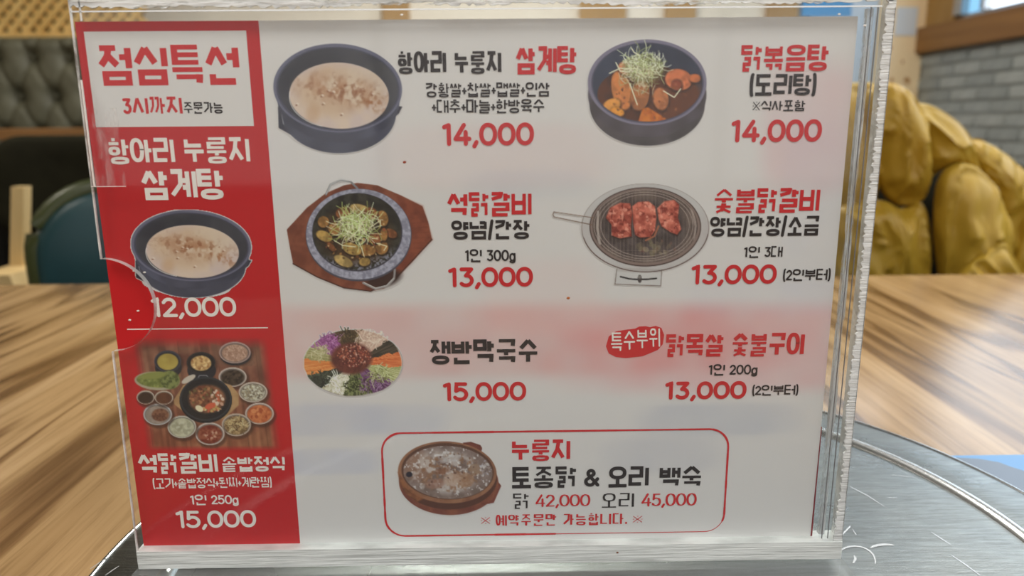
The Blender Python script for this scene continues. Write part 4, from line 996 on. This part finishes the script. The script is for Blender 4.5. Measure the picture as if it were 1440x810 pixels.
for cx, cy, rx, ry, rot in ((483, 299, 11, 8, -10), (505, 294, 14, 7, 10), (538, 307, 8, 11, -12), (455, 312, 8, 8, 10), (456, 332, 12, 7, 25), (466, 347, 8, 4, 50), (550, 328, 9, 6, 25), (537, 348, 9, 10, 20), (483, 367, 14, 7, 25),
        (513, 368, 8, 6, -10), (522, 300, 10, 8, 30), (470, 322, 9, 8, 60), (528, 335, 12, 7, -10), (515, 352, 14, 8, 0), (495, 350, 14, 8, 20), (540, 330, 5, 9, 0)):
    c = [(190, 144, 66), (196, 156, 84), (170, 112, 50), (150, 82, 40)][int(p.rg.integers(4))]
    p.ell(cx+.6, cy+1.5, rx+1, ry+1, (36, 22, 14), rot, soft=2, op=.8, clip=cl); p.ell(cx, cy, rx, ry, c, rot, soft=1.5, clip=cl, tex=(tuple(v*.72 for v in c), 6))
p.blobs(500, 333, 46, 36, 90, .8, 2.6, [(120, 62, 26), (180, 120, 54), (70, 38, 20), (160, 70, 40), (210, 170, 110)], cl, .75)
p.ell(501, 316, 24, 18, (130, 124, 70), 0, soft=10, op=.5)
p.strands(501, 317, 26, 21, 190, 22, [(198, 206, 136), (172, 186, 96), (218, 220, 176), (150, 160, 76), (206, 190, 150)], 1.0)
for l in ([(505, 341), (509, 350), (512, 360)], [(520, 320), (535, 310), (535, 318)], [(470, 338), (482, 345), (500, 347)], [(530, 342), (544, 346), (540, 352)]): p.line(l, 1.2, (214, 206, 160))
p.done('printed picture of spicy chicken in a stone plate on a wooden board')

p = Paint(775, 255, 1000, 408)    # charcoal grill
p.ell(907.3, 320.4, 89.8, 62.4, (112, 92, 84)); p.ell(907.3, 319.8, 88.9, 61.5, (184, 175, 169), 0, tex=((176, 164, 158), 40))
p.ell(905, 288, 92, 40, (184, 176, 170), 0, soft=10, op=.5, clip=p.emask(907.3, 320, 89, 61.6))
p.ell(907.3, 319, 78.5, 55.8, (70, 50, 44)); p.ell(907.3, 318.8, 77, 54.3, (128, 104, 94)); p.ell(907, 318, 74, 51.5, (64, 50, 46), 0, tex=((92, 74, 66), 16))
cl = p.emask(907, 318, 74, 51.5)
p.ell(905, 322, 60, 40, (44, 34, 34), 0, soft=10, clip=cl, tex=((70, 58, 56), 12))
for rr2 in (.97, .91, .84): p.line([(907+74*rr2*math.cos(a), 317+51.5*rr2*math.sin(a)) for a in np.linspace(0, 2*PI, 60)], .9, (186, 164, 150), .7)
p.line([(841, 298), (840, 320), (843, 343)], 3.5, (176, 160, 148), .8, cl); p.line([(972, 292), (978, 318), (976, 340)], 3, (170, 150, 138), .6, cl)
p.blobs(925, 347, 28, 10, 30, 2, 5, [(124, 112, 70), (96, 80, 56), (150, 134, 96), (110, 60, 48)], cl, .5)
for k in range(64):
    x = 840+k*2.15; p.line([(x, 262), (x, 376)], .75, (168, 142, 128), .55, cl)
for k in range(7): p.line([(835, 352+k*4), (985, 352+k*4)], .6, (170, 146, 132), .35, cl)
for q in ([(852, 306), (858, 292), (872, 285), (886, 286), (889, 300), (887, 318), (888, 332), (872, 335), (860, 331), (860, 316)], [(889, 290), (897, 284), (912, 283), (921, 290), (923, 306), (921, 324), (915, 333), (900, 334), (893, 330), (890, 312)],
          [(924, 293), (934, 283), (948, 281), (955, 288), (953, 306), (958, 322), (952, 330), (942, 326), (930, 318), (926, 308)]):
    p.put(p.pmask([(a+.5, b+2) for a, b in q], 3)*.8, (44, 22, 20)); m_ = p.pmask(q, 1.6)
    p.put(m_, p.tex((160, 62, 46), (212, 106, 82), 8)); p.put(m_*np.clip((fnoise(p.X, p.Y, 5, 40)-.55)*6, 0, 1)*.8, (118, 36, 28)); p.put(m_*np.clip((fnoise(p.X, p.Y, 5, 90)-.6)*7, 0, 1)*.7, (232, 150, 122))
p.line([(908, 338), (920, 332), (926, 318)], 2.4, (180, 96, 60), .8)
p.line([(834, 306), (779, 298), (777.5, 301.5), (779, 305), (832, 316)], 1.3, (110, 82, 66)); p.line([(832, 305), (782, 298.6)], .7, (196, 180, 168), .6)
p.put(p.pmask([(867, 377), (931, 379), (929.5, 402.5), (864, 400)]), (110, 88, 78)); p.put(p.pmask([(868, 376), (930, 378), (928.7, 401.3), (865.3, 399)]), (190, 182, 176))
p.ell(907, 378, 46, 5, (150, 136, 128), 0, soft=3, op=.5, clip=p.pmask([(868, 376), (930, 378), (928.7, 401.3), (865.3, 399)]))
p.line([(872.5, 389), (885, 392), (897, 393), (910, 392.6), (923, 391.3)], 2.2, (34, 28, 28)); p.ell(899.5, 392, 3, 5.6, (70, 60, 58)); p.ell(899.5, 389.5, 2.6, 2.2, (120, 110, 104))
p.line([(907.3+89*math.cos(a), 320.2+62*math.sin(a)) for a in np.linspace(.15, 2.9, 40)], 1.3, (92, 66, 58))
p.done('printed picture of red marinated meat on a round charcoal grill')

p = Paint(424, 455, 570, 560)     # vegetable noodle platter
cx, cy = 496.8, 510; u = (p.X-cx)/70; v = (p.Y-cy)/47; rr3 = np.hypot(u, v); ang = np.degrees(np.arctan2(v, u)) % 360
edge = 1+.05*(vnoise(ang*1.0, rr3*0+3, 9, 3)-.5)
sect = [(-20, 8, (206, 84, 34), (226, 120, 60)), (8, 34, (150, 152, 84), (196, 190, 132)), (34, 66, (84, 40, 78), (130, 84, 124)), (66, 100, (60, 66, 34), (128, 130, 76)), (100, 128, (212, 204, 178), (180, 168, 134)),
        (128, 156, (34, 38, 30), (70, 74, 56)), (156, 186, (214, 108, 42), (226, 140, 66)), (186, 208, (176, 160, 108), (140, 134, 76)), (208, 243, (140, 62, 122), (176, 108, 158)), (243, 276, (86, 62, 36), (52, 40, 24)),
        (276, 316, (206, 170, 146), (184, 140, 116)), (316, 340, (44, 40, 32), (80, 66, 50))]
for a0_, a1_, c1, c2 in sect:
    am = ((ang-a0_) % 360) < ((a1_-a0_) % 360 or 360)
    wob = (ang+6*(vnoise(p.X, p.Y, 6, 12)-.5)); am = ((wob-a0_) % 360) < (a1_-a0_)
    st2 = np.clip((vnoise(ang*1.6, rr3*6, 1.5, int(a0_)+50)-.3)/.4, 0, 1)[..., None]
    p.put(am*np.clip((edge-rr3)*40, 0, 1), np.array(c1, float)*(1-st2)+np.array(c2, float)*st2)
full = np.clip((1.0-rr3)*50, 0, 1)
p.strands(466, 478, 13, 8, 90, 8, [(150, 66, 130), (186, 116, 168), (112, 44, 98)], 1.1); p.strands(493, 472, 16, 8, 60, 9, [(86, 62, 36), (54, 40, 24), (120, 100, 60)], 1.3)
p.strands(521, 476, 18, 8, 90, 9, [(214, 182, 158), (190, 150, 126), (222, 200, 178)], 1.1); p.strands(523, 541, 18, 10, 110, 8, [(96, 48, 90), (60, 26, 56), (150, 110, 146)], 1.1, clip=full)
p.strands(474, 538, 11, 12, 90, 9, [(222, 214, 190), (196, 186, 156), (232, 228, 208)], 1.2, clip=full); p.strands(496, 541, 12, 10, 70, 7, [(60, 66, 30), (120, 126, 70), (36, 40, 22)], 1.4, clip=full)
p.strands(533, 526, 16, 8, 60, 12, [(170, 172, 104), (196, 196, 140), (110, 112, 52)], 1.1, clip=full); p.strands(449, 494, 13, 7, 50, 12, [(186, 172, 120), (150, 144, 84), (206, 196, 152)], 1.1, clip=full)
p.strands(449, 531, 13, 7, 40, 10, [(30, 34, 28), (80, 88, 66), (54, 58, 44)], 1.4, clip=full)
p.ell(494, 504, 29, 22, (88, 36, 30), 0, soft=5, tex=((112, 50, 38), 5))
p.blobs(497, 500, 24, 16, 240, .6, 1.5, [(170, 80, 56), (206, 130, 96), (130, 40, 36), (190, 96, 60), (222, 170, 140), (80, 26, 26)], None, .85)
p.line([(cx+69.5*math.cos(a), cy+46.6*math.sin(a)) for a in np.linspace(-.5, 2.2, 50)], .8, (120, 100, 96), .7)
p.done('printed picture of a round platter of shredded vegetables')

p = Paint(557, 617, 708, 726)     # clay pot
p.put(p.pmask(PP([(590, 145), (640, 140), (700, 160), (712, 180), (705, 205), (780, 330), (800, 375), (832, 418), (785, 525), (720, 538), (620, 580)], 520, 590, 4.5)), p.tex((124, 58, 42), (98, 42, 32), 9))
p.ell(631, 678, 70, 46, (112, 52, 38), 2, tex=((134, 70, 46), 12)); p.ell(630, 672, 69, 44, (84, 44, 32), 2); p.ell(629, 664, 69.3, 43.5, (128, 76, 50), 3, tex=((150, 96, 64), 14))
p.put(p.pmask(PP([(178, 330), (190, 400), (230, 470), (300, 520), (340, 500), (240, 420)], 520, 590, 4.5), 3)*.8, p.tex((150, 84, 44), (116, 64, 36), 6))
p.ell(629.5, 662.5, 65, 39.5, (92, 56, 40), 3); p.ell(630, 664, 62.5, 37, (138, 114, 104), 3, tex=((112, 88, 78), 12)); cl = p.emask(630, 664, 62.5, 37, 3)
p.ell(588, 655, 20, 20, (150, 104, 78), 0, soft=10, op=.7, clip=cl)
n_ = fnoise(p.X, p.Y, 11, 60); n2 = fnoise(p.X, p.Y, 5, 61)
p.put(cl*p.emask(625, 664, 50, 30, 0, 10)*np.clip((n_-.42)*6, 0, 1)*.8, (192, 176, 166)); p.put(cl*p.emask(632, 665, 44, 27, 0, 8)*np.clip((n2-.5)*7, 0, 1)*.8, (142, 94, 62)); p.put(cl*np.clip((fnoise(p.X, p.Y, 4, 70)-.62)*9, 0, 1)*.7, (212, 202, 196))
for cx2, cy2, rx2, ry2, c in ((612, 680, 14, 7, (150, 104, 84)), (655, 675, 12, 10, (156, 110, 78)), (636, 674, 12, 9, (176, 140, 116)), (622, 662, 12, 4, (126, 76, 50)), (668, 660, 8, 8, (150, 116, 90)), (634, 645, 14, 5, (186, 176, 172))):
    p.ell(cx2, cy2, rx2, ry2, c, -10, soft=3, op=.75, clip=cl)
p.ell(575.5, 667, 4.5, 3.8, (34, 28, 40), 0, soft=1.5, clip=cl); p.blobs(682, 662, 8, 16, 30, .8, 1.8, [(176, 168, 176), (90, 70, 70), (196, 186, 184)], cl, .6); p.blobs(625, 660, 46, 26, 70, .7, 1.8, [(206, 194, 184), (110, 66, 46), (92, 56, 44), (160, 120, 96)], cl, .7)
p.done('printed picture of milky chicken broth in a brown clay pot')

p = Paint(182, 474, 402, 638, 1.0, (166, 22, 26))     # side dish spread
q = lambda x, y: (x/4.767+170, y/4.767+470)
skew = (p.Y-555)*.13
bw = np.clip((p.X-skew-196)/14, 0, 1)*np.clip((386-(p.X-skew))/14, 0, 1)*np.clip((p.Y-474)/16, 0, 1)*np.clip((634-p.Y)/8, 0, 1)
wood_ = p.tex((104, 64, 46), (134, 94, 66), 22); pl = np.clip((vnoise((p.X-skew)*1.0, p.Y*.05, 4, 9)-.3)/.4, 0, 1)[..., None]
warm = np.clip((p.Y-520)/110, 0, 1)[..., None]*np.array([18, 4, -6])
p.put(bw*.9, wood_*(.86+.2*pl)+warm)
for k in range(7): p.line([(206+k*27+(474-555)*.13, 478), (206+k*27+(634-555)*.13, 634)], .9, (78, 44, 32), .45, clip=bw)
def bowl(x, y, rx, ry, rim, col, col2, deep=0, k=.80, sc=4):
    X_, Y_ = q(x, y); rx, ry = rx/4.767, ry/4.767
    p.ell(X_+2, Y_+3, rx+1.5, ry+1.5, (50, 28, 20), 0, soft=3, op=.55)
    if deep: p.ell(X_+1, Y_+deep, rx, ry, (34, 32, 38)); 
    p.ell(X_, Y_, rx, ry, rim); p.ell(X_, Y_+.3, rx*.91, ry*.89, tuple(v*.62 for v in rim)); p.ell(X_, Y_+.8, rx*k, ry*k*.98, col, 0, soft=1.5, tex=(col2, sc))
p.put(p.pmask([q(*a) for a in ((600, 60), (640, 200), (880, 215), (900, 190), (860, 120))], 2)*.6, (110, 72, 54))
bowl(315, 180, 90, 72, (58, 56, 66), (176, 150, 60), (158, 130, 50), 9, .78, 20); bowl(538, 190, 96, 72, (36, 34, 38), (176, 128, 70), (206, 160, 96), 11, .72, 3)
bowl(765, 122, 106, 72, (168, 136, 124), (160, 116, 92), (186, 144, 118), 3, .82, 4); bowl(750, 286, 94, 65, (186, 166, 150), (44, 32, 24), (70, 52, 38), 0, .82)
bowl(887, 387, 96, 68, (192, 172, 152), (128, 112, 88), (192, 184, 160), 0, .84, 2.5); bowl(930, 530, 96, 72, (190, 168, 152), (176, 76, 34), (206, 112, 58), 0, .86, 6)
bowl(775, 606, 98, 76, (178, 156, 136), (110, 78, 44), (172, 138, 88), 0, .84, 3); bowl(598, 666, 98, 76, (188, 168, 154), (112, 34, 20), (146, 72, 46), 0, .84, 5)
bowl(410, 620, 96, 75, (178, 168, 150), (156, 148, 116), (184, 178, 146), 0, .86, 8); bowl(248, 536, 96, 72, (174, 168, 164), (150, 130, 114), (130, 112, 98), 0, .86, 8)
x_, y_ = q(265, 540); p.ell(x_, y_, 12, 9, (96, 52, 34), 0, soft=2, tex=((130, 80, 54), 3))
bowl(167, 422, 60, 46, (186, 166, 146), (46, 26, 18), (60, 34, 22), 0, .84, 10); bowl(290, 424, 62, 46, (190, 168, 146), (98, 52, 28), (84, 42, 24), 0, .84, 10)
x_, y_ = q(245, 312); p.ell(x_, y_, 32, 13, (160, 146, 116), 3); p.ell(x_, y_-1, 29, 10.5, (96, 104, 40), 3, tex=((138, 142, 66), 5)); x_, y_ = q(330, 305); p.ell(x_, y_, 14, 13, (70, 78, 34), 10, soft=2, tex=((120, 126, 62), 4)); x_, y_ = q(225, 275); p.ell(x_, y_, 18, 5, (128, 130, 56), -6, soft=2)
p.put(p.pmask([q(*a) for a in ((355, 440), (420, 340), (560, 290), (740, 340), (792, 400), (790, 475), (700, 560), (600, 590), (450, 540), (360, 470))], 1.5), p.tex((178, 134, 84), (158, 114, 70), 10))
x_, y_ = q(455, 300); p.ell(x_, y_, 11, 4, (186, 170, 150), -30); x_, y_ = q(552, 285)
p.line([(x_-8, y_+3), (x_-5, y_-2), (x_+5, y_-2), (x_+9, y_+3)], 1.4, (110, 108, 110))
x_, y_ = q(570, 432); p.ell(x_, y_+2, 37, 32, (22, 22, 24)); p.ell(x_, y_, 36.5, 31, (44, 44, 48)); p.ell(x_, y_, 34, 28.5, (26, 26, 28)); cl = p.emask(x_, y_, 34, 28.5)
x_, y_ = q(578, 432); p.ell(x_, y_, 26, 20, (100, 56, 36), 0, soft=4, clip=cl, tex=((140, 84, 52), 5))
p.blobs(x_-6, y_-4, 19, 14, 60, 1.2, 3, [(150, 76, 48), (112, 52, 32), (176, 110, 66), (104, 92, 46), (80, 40, 26)], cl, .85); p.blobs(x_+15, y_+2, 9, 14, 26, 1.5, 3.4, [(214, 186, 160), (196, 146, 116), (190, 80, 46)], cl, .9)
p.blobs(x_+5, y_+14, 13, 4, 14, 1.5, 3, [(206, 190, 130), (200, 84, 50), (186, 150, 80)], cl, .9); x2, y2 = q(527, 497); p.ell(x2, y2, 6, 4, (216, 200, 158), 30, clip=cl); x2, y2 = q(600, 480); p.ell(x2, y2, 8, 4, (206, 82, 50), -20, clip=cl)
p.blobs(*q(538, 190), 13, 9, 40, 1, 2, [(206, 164, 96), (150, 90, 44), (222, 190, 130)], None, .8); p.blobs(*q(765, 120), 15, 9, 50, .8, 1.6, [(196, 156, 130), (150, 104, 82)], None, .8)
p.blobs(*q(887, 387), 15, 10, 60, .7, 1.5, [(206, 198, 176), (90, 76, 60), (160, 140, 100)], None, .8); p.strands(*q(775, 606), 13, 9, 50, 8, [(190, 160, 104), (90, 64, 36), (206, 186, 136)]); p.blobs(*q(750, 286), 13, 8, 30, 1, 2.5, [(34, 24, 18), (84, 64, 48)], None, .7)
p.blobs(*q(930, 530), 13, 9, 16, 2, 4.5, [(200, 106, 52), (214, 128, 70), (160, 60, 26)], None, .85); p.blobs(*q(410, 620), 12, 8, 10, 2, 5, [(190, 184, 156), (146, 138, 108)], None, .7); p.blobs(*q(598, 670), 11, 8, 30, 1, 2.5, [(170, 100, 70), (130, 40, 24), (196, 150, 120)], None, .8)
p.ell(*q(1060, 420), 1, 1, (166, 22, 26), op=0)
p.a = np.maximum(p.a, 0); p.rgb = p.rgb
p.done('printed picture of many side dish bowls around a black pan')

# ================================================================== LAMPS
def ceiling_lamp(x, y, power, col, label):
    t = thing('ceiling_lamp', label, 'lamp', (x, y, ZC), 0)
    boxo('housing', -.32, .32, -.32, .32, -.03, 0, M['alu'], t, .004)
    boxo('diffuser', -.3, .3, -.3, .3, -.036, -.03, emis('lamp_diffuser', col, 4), t)
    a = area('lamp_light', (x, y, ZC-.05), (0, 0, 0), .6, .6, power, col)
t = thing('added_fill_lamp', 'added fill lamp, unseen, hanging over the near side of our table', 'lamp', (.0, -.62, .95), 0)  # unseen lamp added above the camera to brighten the menu sheet
bm = bmesh.new(); lathe(bm, [(.03, .16), (.06, .155), (.25, .02), (.252, .0), (.245, .0), (.05, .145), (.0, .148)], 48); obj('shade', bm, M['alu'], t, True)
bm = bmesh.new(); tube(bm, [(0, 0, .155), (0, 0, 1.0)], .004); obj('cord', bm, M['dark_metal'], t)
area('added_fill_light', (0, -.62, .955), (math.radians(12), 0, 0), .42, .42, 1.3, (1, .98, .95))
ceiling_lamp(-.9, -1.0, 22, (1, .95, .88), 'square ceiling lamp behind the viewer, left')
ceiling_lamp(.9, -1.0, 22, (1, .96, .9), 'square ceiling lamp behind the viewer, right')
ceiling_lamp(-2.5, .7, 34, (1, .92, .80), 'square ceiling lamp over the left chairs')
ceiling_lamp(1.1, .9, 36, (1, .95, .88), 'square ceiling lamp over the right side of the room')
ceiling_lamp(-.1, 2.3, 52, (1, .95, .88), 'added square ceiling lamp, unseen, brightening the far walls')  # extra lamp added to brighten the bricks and the back wall
